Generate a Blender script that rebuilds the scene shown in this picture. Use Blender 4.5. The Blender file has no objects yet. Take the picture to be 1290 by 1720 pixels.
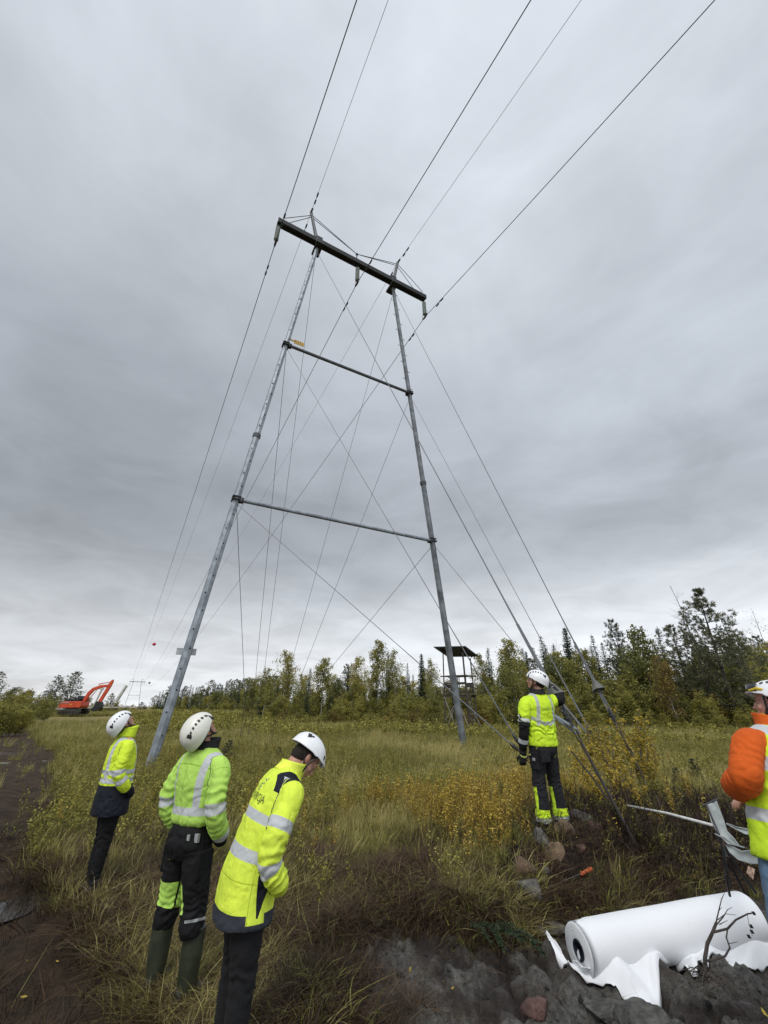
import bpy, bmesh, math, random, os
import numpy as np
from mathutils import Vector, Matrix, Euler
from mathutils.bvhtree import BVHTree
S = bpy.context.scene
R = math.radians
random.seed(7); RNG = np.random.default_rng(11)

# ------------------------------------------------------------------ camera
F, CX, CY, EYE = 685.0, 645.0, 860.0, 1.75
PITCH = math.atan(322 / F); CP, SP = math.cos(PITCH), math.sin(PITCH)
cd = bpy.data.cameras.new('camera'); cam = bpy.data.objects.new('camera', cd); S.collection.objects.link(cam)
cam.location = (0, 0, EYE); cam.rotation_euler = (math.pi / 2 + PITCH, 0, 0)
cd.sensor_fit = 'VERTICAL'; cd.sensor_height = 24.0; cd.lens = 24.0 * F / 1720; cd.clip_start = .05; cd.clip_end = 4000
S.camera = cam
S.render.resolution_x, S.render.resolution_y = 768, 1024

# ------------------------------------------------------------------ light
SUN_EL, SUN_AZ = R(52), R(200)       # azimuth clockwise from +Y : behind the camera, to the left
sd = bpy.data.lights.new('sun', 'SUN'); so = bpy.data.objects.new('sun', sd); S.collection.objects.link(so)
sd.energy = 1.7; sd.angle = R(24); sd.color = (1, .98, .95)
so.rotation_euler = Vector((math.sin(SUN_AZ) * math.cos(SUN_EL), math.cos(SUN_AZ) * math.cos(SUN_EL), math.sin(SUN_EL))).to_track_quat('Z', 'Y').to_euler()
S.view_settings.view_transform = 'Standard'; S.view_settings.look = 'None'; S.view_settings.exposure = 0; S.view_settings.gamma = 1

# ------------------------------------------------------------------ node helper
class E_:
    """tiny expression wrapper over math nodes"""
    def __init__(s, nt, sock): s.nt, s.k = nt, sock
    def _m(s, op, *a):
        n = s.nt.nodes.new('ShaderNodeMath'); n.operation = op
        for i, v in enumerate((s,) + a):
            if isinstance(v, E_): s.nt.links.new(v.k, n.inputs[i])
            else: n.inputs[i].default_value = v
        return E_(s.nt, n.outputs[0])
    def __add__(s, o): return s._m('ADD', o)
    def __radd__(s, o): return s._m('ADD', o)
    def __sub__(s, o): return s._m('SUBTRACT', o)
    def __rsub__(s, o): return (s * -1.0) + o
    def __mul__(s, o): return s._m('MULTIPLY', o)
    def __rmul__(s, o): return s._m('MULTIPLY', o)
    def __truediv__(s, o): return s._m('DIVIDE', o)
    def __gt__(s, o): return s._m('GREATER_THAN', o)
    def __lt__(s, o): return s._m('LESS_THAN', o)
    def __or__(s, o): return s._m('MAXIMUM', o)
    def __and__(s, o): return s._m('MULTIPLY', o)
    def abs(s): return s._m('ABSOLUTE')
    def sin(s): return s._m('SINE')
    def pow(s, p): return s._m('POWER', p)
    def sqrt(s): return s._m('SQRT')
    def clamp(s): return s._m('MINIMUM', 1.0)._m('MAXIMUM', 0.0)
    def band(s, a, b): return (s > a) & (s < b)
    def ss(s, a, b):
        n = s.nt.nodes.new('ShaderNodeMapRange'); n.interpolation_type = 'SMOOTHSTEP'
        s.nt.links.new(s.k, n.inputs[0]); n.inputs[1].default_value = a; n.inputs[2].default_value = b
        return E_(s.nt, n.outputs[0])

def new_mat(name):
    m = bpy.data.materials.new(name); m.use_nodes = True
    nt = m.node_tree; return m, nt, nt.nodes['Principled BSDF']
def c4(c): return (c[0], c[1], c[2], 1)
def mixc(nt, f, a, b):
    n = nt.nodes.new('ShaderNodeMix'); n.data_type = 'RGBA'; n.clamp_factor = True
    if isinstance(f, E_): nt.links.new(f.k, n.inputs[0])
    else: n.inputs[0].default_value = f
    for i, v in ((6, a), (7, b)):
        if isinstance(v, tuple): n.inputs[i].default_value = c4(v)
        else: nt.links.new(v, n.inputs[i])
    return n.outputs[2]
def noise(nt, scale, detail=4, vec=None, rough=.55, out=0, dist=0):
    n = nt.nodes.new('ShaderNodeTexNoise'); n.inputs['Scale'].default_value = scale; n.inputs['Detail'].default_value = detail
    n.inputs['Roughness'].default_value = rough; n.inputs['Distortion'].default_value = dist
    if vec is not None: nt.links.new(vec, n.inputs['Vector'])
    return E_(nt, n.outputs[out])
def attr(nt, name, kind='GEOMETRY', out='Fac'):
    n = nt.nodes.new('ShaderNodeAttribute'); n.attribute_name = name; n.attribute_type = kind
    return n.outputs[out]
def objco(nt): return nt.nodes.new('ShaderNodeTexCoord').outputs['Object']
def bump(nt, bs, h, strength=.3, dist=.01):
    n = nt.nodes.new('ShaderNodeBump'); n.inputs['Strength'].default_value = strength; n.inputs['Distance'].default_value = dist
    nt.links.new(h.k, n.inputs['Height']); nt.links.new(n.outputs[0], bs.inputs['Normal'])
def put(nt, bs, col, rough=None, metal=None):
    if isinstance(col, tuple): bs.inputs['Base Color'].default_value = c4(col)
    else: nt.links.new(col, bs.inputs['Base Color'])
    if rough is not None:
        if isinstance(rough, E_): nt.links.new(rough.k, bs.inputs['Roughness'])
        else: bs.inputs['Roughness'].default_value = rough
    if metal is not None: bs.inputs['Metallic'].default_value = metal
_mc = {}
def plain(name, col, rough=.6, metal=0, var=.25, scale=8, bmp=.15, bscale=40, bdist=.004):
    """a simple material that still has mottling and fine relief"""
    if name in _mc: return _mc[name]
    m, nt, bs = new_mat(name); co = objco(nt)
    n = noise(nt, scale, 6, co)
    dk = tuple(c * (1 - var) for c in col); lt = tuple(min(1, c * (1 + var)) for c in col)
    put(nt, bs, mixc(nt, n.ss(.3, .7), dk, lt), rough, metal)
    bump(nt, bs, noise(nt, bscale, 5, co), bmp, bdist)
    _mc[name] = m; return m

# ------------------------------------------------------------------ world: overcast sky
W = bpy.data.worlds.new('World'); S.world = W; W.use_nodes = True
nt = W.node_tree; bg = nt.nodes['Background']
tc = nt.nodes.new('ShaderNodeTexCoord'); sx = nt.nodes.new('ShaderNodeSeparateXYZ'); nt.links.new(tc.outputs['Generated'], sx.inputs[0])
X, Y, Z = (E_(nt, sx.outputs[i]) for i in range(3))
zc = Z._m('MAXIMUM', 0.0)
den = zc + .16
cb = nt.nodes.new('ShaderNodeCombineXYZ'); nt.links.new((X / den).k, cb.inputs[0]); nt.links.new((Y / den).k, cb.inputs[1])
big = noise(nt, .75, 3, cb.outputs[0], .5, dist=.3); fine = noise(nt, 2.3, 5, cb.outputs[0], .55, dist=.5)
cb2 = nt.nodes.new('ShaderNodeCombineXYZ')
nt.links.new((X * 1.2).k, cb2.inputs[0]); nt.links.new((Y * 1.2).k, cb2.inputs[1]); nt.links.new((Z * 4.5).k, cb2.inputs[2])
puff = noise(nt, 2.6, 6, cb2.outputs[0], .55, dist=.4)
el = zc + (big - .5) * .20 + (puff - .5) * .24
ramp = nt.nodes.new('ShaderNodeValToRGB'); nt.links.new(el.k, ramp.inputs[0]); cr = ramp.color_ramp
stops = [(0, (.94, .96, .98)), (.07, (.88, .905, .94)), (.16, (.70, .73, .77)), (.27, (.47, .50, .54)), (.40, (.385, .415, .455)), (.60, (.485, .525, .58)), (.8, (.60, .645, .70)), (.95, (.74, .79, .86)), (1, (.80, .85, .91))]
while len(cr.elements) < len(stops): cr.elements.new(.5)
for e, (p, c) in zip(cr.elements, stops): e.position = p; e.color = c4(c)
low_ = 1.0 - zc.ss(.12, .6)
mod = (fine - .5) * .58 + (big - .5) * .55 + (puff - .5) * low_ * .85 + 1.0
side = X.ss(-.9, .75) * .36 + .79            # the cloud is thinner towards the right
backb = (Y * -1.0 + .15).ss(0, .8) * .45 + 1.0      # and brighter behind the camera, where the sun stands
fac = mod * side * backb
sky = nt.nodes.new('ShaderNodeTexSky'); sky.sky_type = 'NISHITA'; sky.sun_disc = False; sky.sun_elevation = SUN_EL; sky.sun_rotation = SUN_AZ
vm = nt.nodes.new('ShaderNodeVectorMath'); vm.operation = 'SCALE'; nt.links.new(ramp.outputs[0], vm.inputs[0]); nt.links.new(fac.k, vm.inputs['Scale'])
vs = nt.nodes.new('ShaderNodeVectorMath'); vs.operation = 'SCALE'; nt.links.new(sky.outputs[0], vs.inputs[0]); vs.inputs['Scale'].default_value = .004
va = nt.nodes.new('ShaderNodeVectorMath'); va.operation = 'ADD'; nt.links.new(vm.outputs[0], va.inputs[0]); nt.links.new(vs.outputs[0], va.inputs[1])
nt.links.new(va.outputs[0], bg.inputs[0]); bg.inputs[1].default_value = 1.0

# ------------------------------------------------------------------ geometry helpers
def ray(px, py):
    a = (px - CX) / F; b = -(py - CY) / F
    return np.array([a, CP - b * SP, b * CP + SP])
def gnd(px, py, z=0.):
    r = ray(px, py); return np.array([0, 0, EYE]) + r * ((z - EYE) / r[2])
def atd(px, py, d):
    r = ray(px, py); return np.array([0, 0, EYE]) + r * (d / r[1])
def link(o, parent=None):
    S.collection.objects.link(o)
    if parent is not None: o.parent = parent
    return o
def tag(o, label=None, cat=None, group=None, kind=None):
    if label: o['label'] = label
    if cat: o['category'] = cat
    if group: o['group'] = group
    if kind: o['kind'] = kind
    return o
def empty(name, loc=(0, 0, 0), rz=0, **k):
    o = bpy.data.objects.new(name, None); o.location = loc; o.rotation_euler = (0, 0, rz); o.empty_display_size = .2
    return tag(link(o), **k)
def mk(name, verts, faces, mats, parent=None, smooth=False, mi=None, attrs=None, doc=True):
    me = bpy.data.meshes.new(name)
    me.from_pydata([tuple(v) for v in np.asarray(verts, float).tolist()], [], [tuple(f) for f in (faces.tolist() if isinstance(faces, np.ndarray) else faces)])
    for m in (mats if isinstance(mats, (list, tuple)) else [mats]): me.materials.append(m)
    if mi is not None: me.polygons.foreach_set('material_index', np.asarray(mi, np.int32))
    if smooth: me.polygons.foreach_set('use_smooth', np.ones(len(me.polygons), bool))
    for k, (ty, arr) in (attrs or {}).items():
        a = me.attributes.new(k, ty, 'POINT'); arr = np.asarray(arr, np.float32)
        a.data.foreach_set('vector' if ty == 'FLOAT_VECTOR' else 'value', arr.ravel())
    me.update()
    o = bpy.data.objects.new(name, me)
    if doc: link(o, parent)
    return o
class MB:
    """collects shapes into one mesh"""
    def __init__(s): s.v, s.f, s.m = [], [], []
    def add(s, v, f, mi=0):
        b = len(s.v); s.v += [tuple(map(float, p)) for p in v]; s.f += [tuple(i + b for i in q) for q in f]; s.m += [mi] * len(f); return s
    def box(s, c, d, rot=None, mi=0, taper=1.0):
        M = rot if rot is not None else Matrix.Identity(3)
        vs = []
        for z in (-1, 1):
            k = taper if z > 0 else 1
            for x, y in ((-1, -1), (1, -1), (1, 1), (-1, 1)):
                vs.append(Vector(c) + M @ Vector((x * d[0] / 2 * k, y * d[1] / 2 * k, z * d[2] / 2)))
        return s.add(vs, [(3, 2, 1, 0), (4, 5, 6, 7), (0, 1, 5, 4), (1, 2, 6, 5), (2, 3, 7, 6), (3, 0, 4, 7)], mi)
    def tube(s, pts, r, n=8, mi=0, cap=True, hint=(0, 0, 1)):
        pts = [Vector(p) for p in pts]; rs = r if isinstance(r, (list, tuple)) else [r] * len(pts)
        vs = []; up = Vector(hint)
        for i, p in enumerate(pts):
            t = (pts[min(i + 1, len(pts) - 1)] - pts[max(i - 1, 0)]).normalized()
            u = up if abs(t.dot(up)) < .97 else Vector((1, 0, 0))
            a = t.cross(u).normalized(); b = a.cross(t).normalized(); 
            for k in range(n):
                q = 2 * math.pi * k / n; vs.append(p + (a * math.cos(q) + b * math.sin(q)) * rs[i])
        fs = [(i * n + k, i * n + (k + 1) % n, (i + 1) * n + (k + 1) % n, (i + 1) * n + k) for i in range(len(pts) - 1) for k in range(n)]
        if cap: fs += [tuple(range(n - 1, -1, -1)), tuple((len(pts) - 1) * n + k for k in range(n))]
        return s.add(vs, fs, mi)
    def bar(s, a, b, w, h=None, mi=0):
        a, b = Vector(a), Vector(b); d = b - a; M = d.to_track_quat('Z', 'Y').to_matrix()
        return s.box((a + b) / 2, (w, h or w, d.length), M, mi)
    def prism(s, poly, y0, y1, mi=0, M=None):
        """poly in XZ, extruded in Y"""
        n = len(poly); vs = [Vector((x, y0, z)) for x, z in poly] + [Vector((x, y1, z)) for x, z in poly]
        if M is not None: vs = [M @ v for v in vs]
        fs = [tuple(range(n)), tuple(range(2 * n - 1, n - 1, -1))] + [(i, i + n, (i + 1) % n + n, (i + 1) % n) for i in range(n)]
        return s.add(vs, fs, mi)
    def done(s, name, mats, parent=None, smooth=False, **k):
        return tag(mk(name, s.v, s.f, mats, parent, smooth, s.m), **k)
def bevel(o, w=.01, seg=2):
    m = o.modifiers.new('bevel', 'BEVEL'); m.width = w; m.segments = seg; m.limit_method = 'ANGLE'; m.angle_limit = R(40); return o

# value noise (numpy)
def _h(ix, iy, iz):
    n = (ix.astype(np.int64) * 374761393 + iy.astype(np.int64) * 668265263 + iz.astype(np.int64) * 2147483647) & 0x7fffffff
    n = ((n ^ (n >> 13)) * 1274126177) & 0x7fffffff
    return ((n ^ (n >> 16)) & 0xffffff) / float(0xffffff)
def vnoise(p):
    p = np.asarray(p, float); i = np.floor(p); f = p - i; f = f * f * (3 - 2 * f); x, y, z = i[:, 0], i[:, 1], i[:, 2]
    r = 0
    for a in (0, 1):
        for b in (0, 1):
            for c in (0, 1):
                w = (f[:, 0] if a else 1 - f[:, 0]) * (f[:, 1] if b else 1 - f[:, 1]) * (f[:, 2] if c else 1 - f[:, 2])
                r = r + w * _h(x + a, y + b, z + c)
    return r
def fbm(p, o=4, g=.5):
    p = np.asarray(p, float); s = 0; a = 1; t = 0
    for k in range(o): s = s + a * vnoise(p * 2 ** k + 17.3 * k); t += a; a *= g
    return s / t
def sstep(x, a, b):
    t = np.clip((x - a) / (b - a), 0, 1); return t * t * (3 - 2 * t)

# ------------------------------------------------------------------ terrain
PE = np.array([(-.7, 3.0), (-.43, 4.55), (-.03, 4.95), (.5, 4.75), (1.05, 4.62), (1.58, 4.85), (2.5, 5.15), (4.3, 5.6), (8, 6.2), (14, 7)])
TE = np.array([(-1.0, 2.0), (-1.62, 3.45), (-2.75, 4.7), (-4.4, 6.0), (-5.5, 7.9), (-7.3, 10.6), (-12.3, 17.5), (-26.0, 33.4), (-36.5, 46.5), (-49, 64), (-67, 88), (-84, 110)])
def masks(x, y):
    q = np.stack([x, y, x * 0], 1)
    jit = (fbm(q * 1.7, 3) - .5) * .7 + (fbm(q * 7 + 40, 2) - .5) * .28
    ye = np.interp(x, PE[:, 0], PE[:, 1]) + jit * .5
    pit = sstep(ye - y, -.12, .34) * sstep(x + jit * 1.7 + .22 * np.sin(y * 3.1), -.62, -.02)
    wb = np.interp(x, [1, 2, 3, 5, 8], [.9, 1.6, 2.5, 3.0, 2.6])
    soil = sstep(ye + wb + jit * 1.3 - y, 0, .45) * sstep(x + jit, .9, 1.5)
    soil = np.maximum(soil, sstep(ye + .34 + jit * .8 - y, 0, .3) * sstep(x + .95 + jit, 0, .3) * (y > 3.2)) * (1 - pit)
    xe = np.interp(y, TE[:, 1], TE[:, 0]) + jit * 1.1 * np.clip(y / 8, .5, 1.5)
    wid = np.interp(y, [2, 6, 10, 20, 60, 110], [4, 2.6, 2.2, 2.3, 3.0, 4])
    trk = sstep(xe + .32 - x, -.1, .22) * (1 - sstep(xe - x, wid, wid + .8)) * (y > 0) * (1 - sstep(y, 80, 95))
    return pit, soil, trk
def clods(x, y, cell, seed):
    gx_, gy_ = np.floor(x / cell), np.floor(y / cell); out = np.zeros(len(x))
    for a in (-1, 0, 1):
        for b in (-1, 0, 1):
            i, j = gx_ + a, gy_ + b; k = np.full(len(x), seed, float)
            cx, cy = (i + .15 + .7 * _h(i, j, k)) * cell, (j + .15 + .7 * _h(i, j, k + 1)) * cell; r = cell * (.22 + .5 * _h(i, j, k + 2)); th = 6.28 * _h(i, j, k + 3); st = .65 + .35 * _h(i, j, k + 4)
            dx, dy = x - cx, y - cy; u = dx * np.cos(th) + dy * np.sin(th); v = (-dx * np.sin(th) + dy * np.cos(th)) / st
            out = np.maximum(out, np.sqrt(np.clip(1 - (u * u + v * v) / (r * r), 0, 1)) ** .8 * r * (.35 + .5 * _h(i, j, k + 5)))
    return out
def hgt(x, y):
    x = np.atleast_1d(np.asarray(x, float)); y = np.atleast_1d(np.asarray(y, float))
    pit, soil, trk = masks(x, y)
    q = np.stack([x, y, x * 0], 1); r = np.hypot(x, y)
    h = (fbm(q / 5.0, 3) - .5) * .22 * sstep(r, 4, 12)
    ye = np.interp(x, PE[:, 0], PE[:, 1])
    h += .32 * sstep(x, .6, 2.2) * sstep(y - ye, -.1, 1.0) * (1 - sstep(y, 9, 16))
    h += .10 * sstep(x, -.6, .5) * sstep(y - ye, -.1, .5) * (1 - sstep(y, 8, 14)) * (1 - sstep(x, .6, 2.2))
    h -= .07 * sstep(-x, .3, 1.2) * (1 - sstep(r, 4.5, 6))
    near = 1 - sstep(r, 25, 40)
    clod = np.abs(fbm(q * 5.5 + 3, 4, .6) - .5) * 2
    lump = fbm(q * 2.2 + 9, 3)
    clod2 = np.abs(fbm(q * 11 + 31, 3, .6) - .5) * 2; lum2 = fbm(q * 4.6 + 21, 3)
    nr_ = (r < 9) & (y > 0) & (pit + soil > .02)
    if nr_.any():
        wx, wy = x[nr_] + (lum2[nr_] - .5) * .08, y[nr_] + (clod[nr_] - .5) * .05; cz_ = clods(wx, wy, .30, 3) * .75 + clods(wx, wy, .15, 11) * .9 + clods(wx, wy, .08, 23) * .8
        h[nr_] += cz_ * (pit[nr_] + soil[nr_] * .35)
    h += pit * (-.15 + .20 * (lump - .5) + .08 * (lum2 - .5) + .06 * (.5 - clod) + .03 * (.5 - clod2))
    h += .14 * np.exp(-((x - 2.05) ** 2 + (y - 2.75) ** 2) / .35)
    h += soil * (.10 * (lump - .5) + .07 * (.5 - clod))
    rut = np.sin((x * .83 + y * .55) * 4.2) 
    h += trk * near * (-.07 + .035 * rut + .05 * (lump - .5) + .04 * (.4 - clod))
    h += (1 - pit) * (1 - trk) * near * .06 * (lump - .5)
    h -= .047 * np.maximum(0, r - 120) * sstep(-x, 0, 60) * (1 - sstep(r, 340, 500)) + 10.3 * sstep(r, 340, 500) * sstep(-x, 0, 60)
    return h
def hz(x, y): return float(hgt(x, y)[0])

ang = np.concatenate([np.linspace(-62, 62, 470), np.linspace(62, 298, 80)[1:-1]]); ang = np.radians(ang)
rad = [0.35]
while rad[-1] < 2200: rad.append(rad[-1] * (1.0085 if 6.5 <= rad[-1] < 14 else 1.0052 if 3.2 < rad[-1] < 6.5 else 1.016 if rad[-1] < 60 else 1.06))
rad = np.array(rad); NA, NR = len(ang), len(rad)
gx = (np.sin(ang)[None] * rad[:, None]).ravel(); gy = (np.cos(ang)[None] * rad[:, None]).ravel()
gz = hgt(gx, gy); mp, ms, mt = masks(gx, gy)
i0 = (np.arange(NR - 1)[:, None] * NA + np.arange(NA)[None]); i1 = (np.arange(NR - 1)[:, None] * NA + (np.arange(NA)[None] + 1) % NA)
gf = np.stack([i0, i0 + NA, i1 + NA, i1], -1).reshape(-1, 4)
vv = np.concatenate([np.stack([gx, gy, gz], 1), [[0, 0, hz(0, 0)]]]); nv = len(vv) - 1
fl = gf.tolist() + [(k, (k + 1) % NA, nv) for k in range(NA)]

m, nt, bs = new_mat('soil_and_moss'); co = objco(nt)
g1 = noise(nt, .35, 5, co); g2 = noise(nt, 3.0, 6, co, .7); g3 = noise(nt, 22, 6, co, .7)
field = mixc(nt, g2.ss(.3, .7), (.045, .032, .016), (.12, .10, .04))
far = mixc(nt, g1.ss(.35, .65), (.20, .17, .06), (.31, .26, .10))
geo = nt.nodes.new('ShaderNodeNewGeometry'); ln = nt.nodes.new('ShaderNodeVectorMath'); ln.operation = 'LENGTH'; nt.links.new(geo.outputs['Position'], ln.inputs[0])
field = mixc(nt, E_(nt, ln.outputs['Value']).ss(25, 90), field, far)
clay = mixc(nt, g3.ss(.3, .7), (.050, .047, .041), (.19, .18, .158)); clay = mixc(nt, noise(nt, 2.6, 4, co).ss(.42, .62), clay, (.060, .044, .033)); clay = mixc(nt, noise(nt, 34, 5, co, .75).ss(.52, .66), clay, (.020, .018, .016))
peat = mixc(nt, g3.ss(.3, .7), (.010, .0065, .005), (.042, .026, .018))
P_, S_, T_ = (E_(nt, attr(nt, k)) for k in ('pit', 'soil', 'trk'))
c = mixc(nt, T_, field, mixc(nt, g2.ss(.35, .65), (.026, .015, .007), (.072, .045, .024)))
c = mixc(nt, S_, c, peat); clay = mixc(nt, noise(nt, 1.3, 5, co, .65).ss(.50, .62), clay, peat); c = mixc(nt, P_, c, clay)
wet = T_ * g1.ss(.5, .7)
nt.links.new((P_ * .45 + .2 + T_ * .15).k, bs.inputs['Specular IOR Level']); put(nt, bs, c, (1.0 - wet * .5 - P_ * (g2.ss(.40, .62) * .48 + .08)) * .95)
bump(nt, bs, g3 + noise(nt, 90, 4, co, .7) * .4 + g2 * .8, 1.0, .05)
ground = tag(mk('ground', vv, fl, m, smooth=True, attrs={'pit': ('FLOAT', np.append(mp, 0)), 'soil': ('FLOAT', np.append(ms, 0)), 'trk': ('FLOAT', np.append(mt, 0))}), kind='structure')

# puddle in the wheel ruts
def puddle(cx, cy, rx, ry, z, rot, name='puddle'):
    n = 40; vs = [(cx, cy, z)]
    for k in range(n):
        a = 2 * math.pi * k / n; w = 1 + .3 * math.sin(3 * a + cx) + .15 * math.sin(7 * a)
        x, y = rx * w * math.cos(a), ry * w * math.sin(a)
        vs.append((cx + x * math.cos(rot) - y * math.sin(rot), cy + x * math.sin(rot) + y * math.cos(rot), z))
    m = plain('muddy_water', (.035, .03, .028), .08, var=.2, bmp=.05, bscale=6)
    tag(mk(name, vs, [(0, k + 1, (k + 1) % n + 1) for k in range(n)], m), kind='structure')
px, py = gnd(18, 1277)[:2]; puddle(px, py, 1.0, .28, hz(px, py) + .01, R(20))
px, py = gnd(20, 1520)[:2]; puddle(px, py, .62, .26, hz(px, py) + .022, R(60))
# ------------------------------------------------------------------ portal tower
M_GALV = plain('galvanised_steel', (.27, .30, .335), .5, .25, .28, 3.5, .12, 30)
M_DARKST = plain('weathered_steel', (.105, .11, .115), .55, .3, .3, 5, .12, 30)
M_BEAM = plain('dark_beam_steel', (.016, .016, .017), .7, .1, .3, 4, .1, 30)
M_CABLE = plain('steel_cable', (.13, .135, .14), .5, .4, .2, 20, .1, 80)
M_WIRE = plain('aluminium_conductor', (.06, .06, .063), .5, .3, .2, 20, .1, 80)
M_BLACK = plain('black_hardware', (.018, .018, .019), .5, .1, .3, 20, .2, 50)
M_GLASS = plain('pale_insulator_glass', (.55, .60, .60), .25, 0, .1, 20, .05, 20)
M_PLATE = plain('aluminium_plate', (.42, .43, .43), .45, .2, .15, 10)
M_YEL = plain('yellow_number_plate', (.62, .38, .06), .5, 0, .1, 12)
L0 = np.array([-6.76, 13.78, 0]); U = np.array([.8754, .4833, 0]); V = np.array([-.4833, .8754, 0])
ZU = np.array([0, 0, 1.])
def PP(s, z, y=0): return L0 + U * s + V * y + ZU * z
TC = L0 + U * 5.75
tower = empty('transmission_tower', tuple(TC), math.atan2(.4833, .8754), label='tall guyed steel portal tower with two leaning grey legs and a black cross arm', cat='transmission tower')
TX = 5.75
def lg(s0, z0, s1, z1, r0, r1, name, n=12, mat=M_GALV):
    b = MB(); b.tube([(s0 - TX, 0, z0), (s1 - TX, 0, z1)], [r0, r1], n, hint=(0, 1, 0)); return b.done(name, mat, tower)
for sgn, sb, st_, sp, mt_ in ((-1, 0, 3.2, 2.55, M_GALV), (1, 11.5, 8.35, 8.8, M_DARKST if False else M_GALV)):
    zb = -.35 if sgn < 0 else .0
    f = lambda z: sb + (st_ - sb) * z / 26.6
    b = MB(); b.tube([(f(zb) - TX, 0, zb), (f(12.17) - TX, 0, 12.17)], [.145, .132], 8, hint=(0, 1, 0))
    b.tube([(f(12.17) - TX, 0, 12.17), (f(26.6) - TX, 0, 26.6)], [.126, .108], 8, hint=(0, 1, 0))
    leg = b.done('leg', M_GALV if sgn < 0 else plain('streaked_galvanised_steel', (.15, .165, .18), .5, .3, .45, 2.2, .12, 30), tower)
    b = MB()
    for dz in (-.05, .05): b.tube([(f(12.17 + dz - .03) - TX, 0, 12.17 + dz - .03), (f(12.17 + dz + .03) - TX, 0, 12.17 + dz + .03)], .165, 12, hint=(0, 1, 0))
    for k in range(10):
        a = k * math.pi / 5; b.tube([(f(12.17) - TX + .15 * math.cos(a), .15 * math.sin(a), 12.07), (f(12.17) - TX + .15 * math.cos(a), .15 * math.sin(a), 12.27)], .014, 6)
    b.done('flange', M_DARKST, leg)
    if sgn > 0:
        b = MB(); b.box((f(.0) - TX, 0, -.03), (.42, .42, .05)); b.tube([(f(0) - TX, 0, -.3), (f(0) - TX, 0, 0)], .06, 8); b.done('base_hinge', M_BLACK, leg)
    # climbing holes and step bolts, alternating sides
    hs = [.9 + .62 * k for k in range(41)]
    src = None
    for k, z in enumerate(hs):
        if sgn > 0 and z < 17.5: continue
        r = np.interp(z, [0, 12.17, 26.6], [.143, .13, .106]); x = f(z) - TX
        if src is None:
            b = MB()
            if sgn < 0: b.tube([(0, 0, 0), (0, -.012, 0)], .026, 8); b.tube([(0, -.01, 0), (0, -.035, -.005)], .012, 6)
            else: b.tube([(0, 0, 0), (.16, 0, 0), (.16, 0, .05)], .014, 6)
            src = b.done('step_bolt', M_BLACK, leg); o = src
        else:
            o = src.copy(); link(o, leg)
        sd_ = -1 if k % 2 else 1
        if sgn < 0: o.location = (x + sd_ * .045, -r + .006, z)
        else: o.location = (x + sd_ * (r - .01), 0, z); o.scale = (sd_, 1, 1)
    # earth wire peak, kinked outwards
    b = MB(); b.tube([(st_ - TX, 0, 26.55), (sp - TX, 0, 29.4 if sgn < 0 else 29.15)], [.115, .09], 8, hint=(0, 1, 0))
    zt = 29.4 if sgn < 0 else 29.15
    b.box((sp - TX, -.12, zt - .05), (.1, .34, .06)); b.done('earth_wire_peak', M_DARKST, tower)
    b = MB(); b.box((st_ - TX, 0, 26.3), (.44, .95, .16)); b.box((st_ - TX, 0, 26.95), (.4, .4, .5)); b.tube([(st_ - TX - .2, -.42, 26.2), (st_ - TX - .2, -.42, 26.6)], .03, 6)
    b.done('arm_bracket', M_BLACK, tower)
# cross arm: two channels tied by plates, slotted at the hangers
b = MB(); zc_ = 26.85
for y in (-.17, .17):
    b.box((0.08, y, zc_), (10.2, .03, .34)); 
    for z in (-.157, .157): b.box((0.08, y + (.055 if y < 0 else -.055), zc_ + z), (10.2, .09, .025))
def slab(x0, x1): b.box(((x0 + x1) / 2, 0, zc_ - .13), (x1 - x0, .31, .02))
xs = [-5.02, -4.86, -4.72, -.12, -.02, .06, .16, 4.86, 5.0, 5.18]
slab(-5.02, -4.88); slab(-4.76, -.14); slab(.14, 4.92); slab(5.04, 5.18)
for x in (-4.82, -.14, .14, 4.98): b.box((x, 0, zc_ - .1), (.03, .31, .16))
for k in range(-8, 9): b.box((k * .58 + .08, 0, zc_ + .13), (.09, .31, .02))
b.done('cross_arm', M_BEAM, tower)
# stays from the peaks to the arm
for s0, z0, ends in ((2.63, 29.05, (1.0, 5.75)), (8.75, 28.85, (5.75, 10.6))):
    for s1 in ends:
        z1 = 27.1 if abs(s1 - 5.75) > 1 else 27.72
        for y in (-.2, .2):
            b = MB(); b.tube([(s0 - TX, y * .3, z0), (s1 - TX, y if z1 < 27.5 else 0, z1)], .022, 6); b.done('arm_stay', M_CABLE, tower)
b = MB(); b.tube([(0, 0, 27.05), (0, 0, 27.78)], .035, 8); b.box((0, 0, 27.7), (.14, .1, .1)); b.done('stay_post', M_BLACK, tower)
for z in (8.98, 17.83):
    s0 = 3.2 * z / 26.6; s1 = 11.5 - 3.15 * z / 26.6
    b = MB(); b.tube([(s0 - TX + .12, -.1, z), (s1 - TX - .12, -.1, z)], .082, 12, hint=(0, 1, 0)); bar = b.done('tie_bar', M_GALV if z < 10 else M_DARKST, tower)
    for s in (s0, s1):
        b = MB(); d = 1 if s == s0 else -1
        b.box((s - TX, 0, z), (.34, .38, .05)); b.box((s - TX, 0, z + .13), (.32, .34, .04)); b.box((s - TX + d * .2, -.08, z), (.14, .18, .19)); b.tube([(s - TX + d * .22, -.22, z), (s - TX + d * .22, .08, z)], .03, 8)
        b.done('clamp', M_BLACK, bar)
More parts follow.
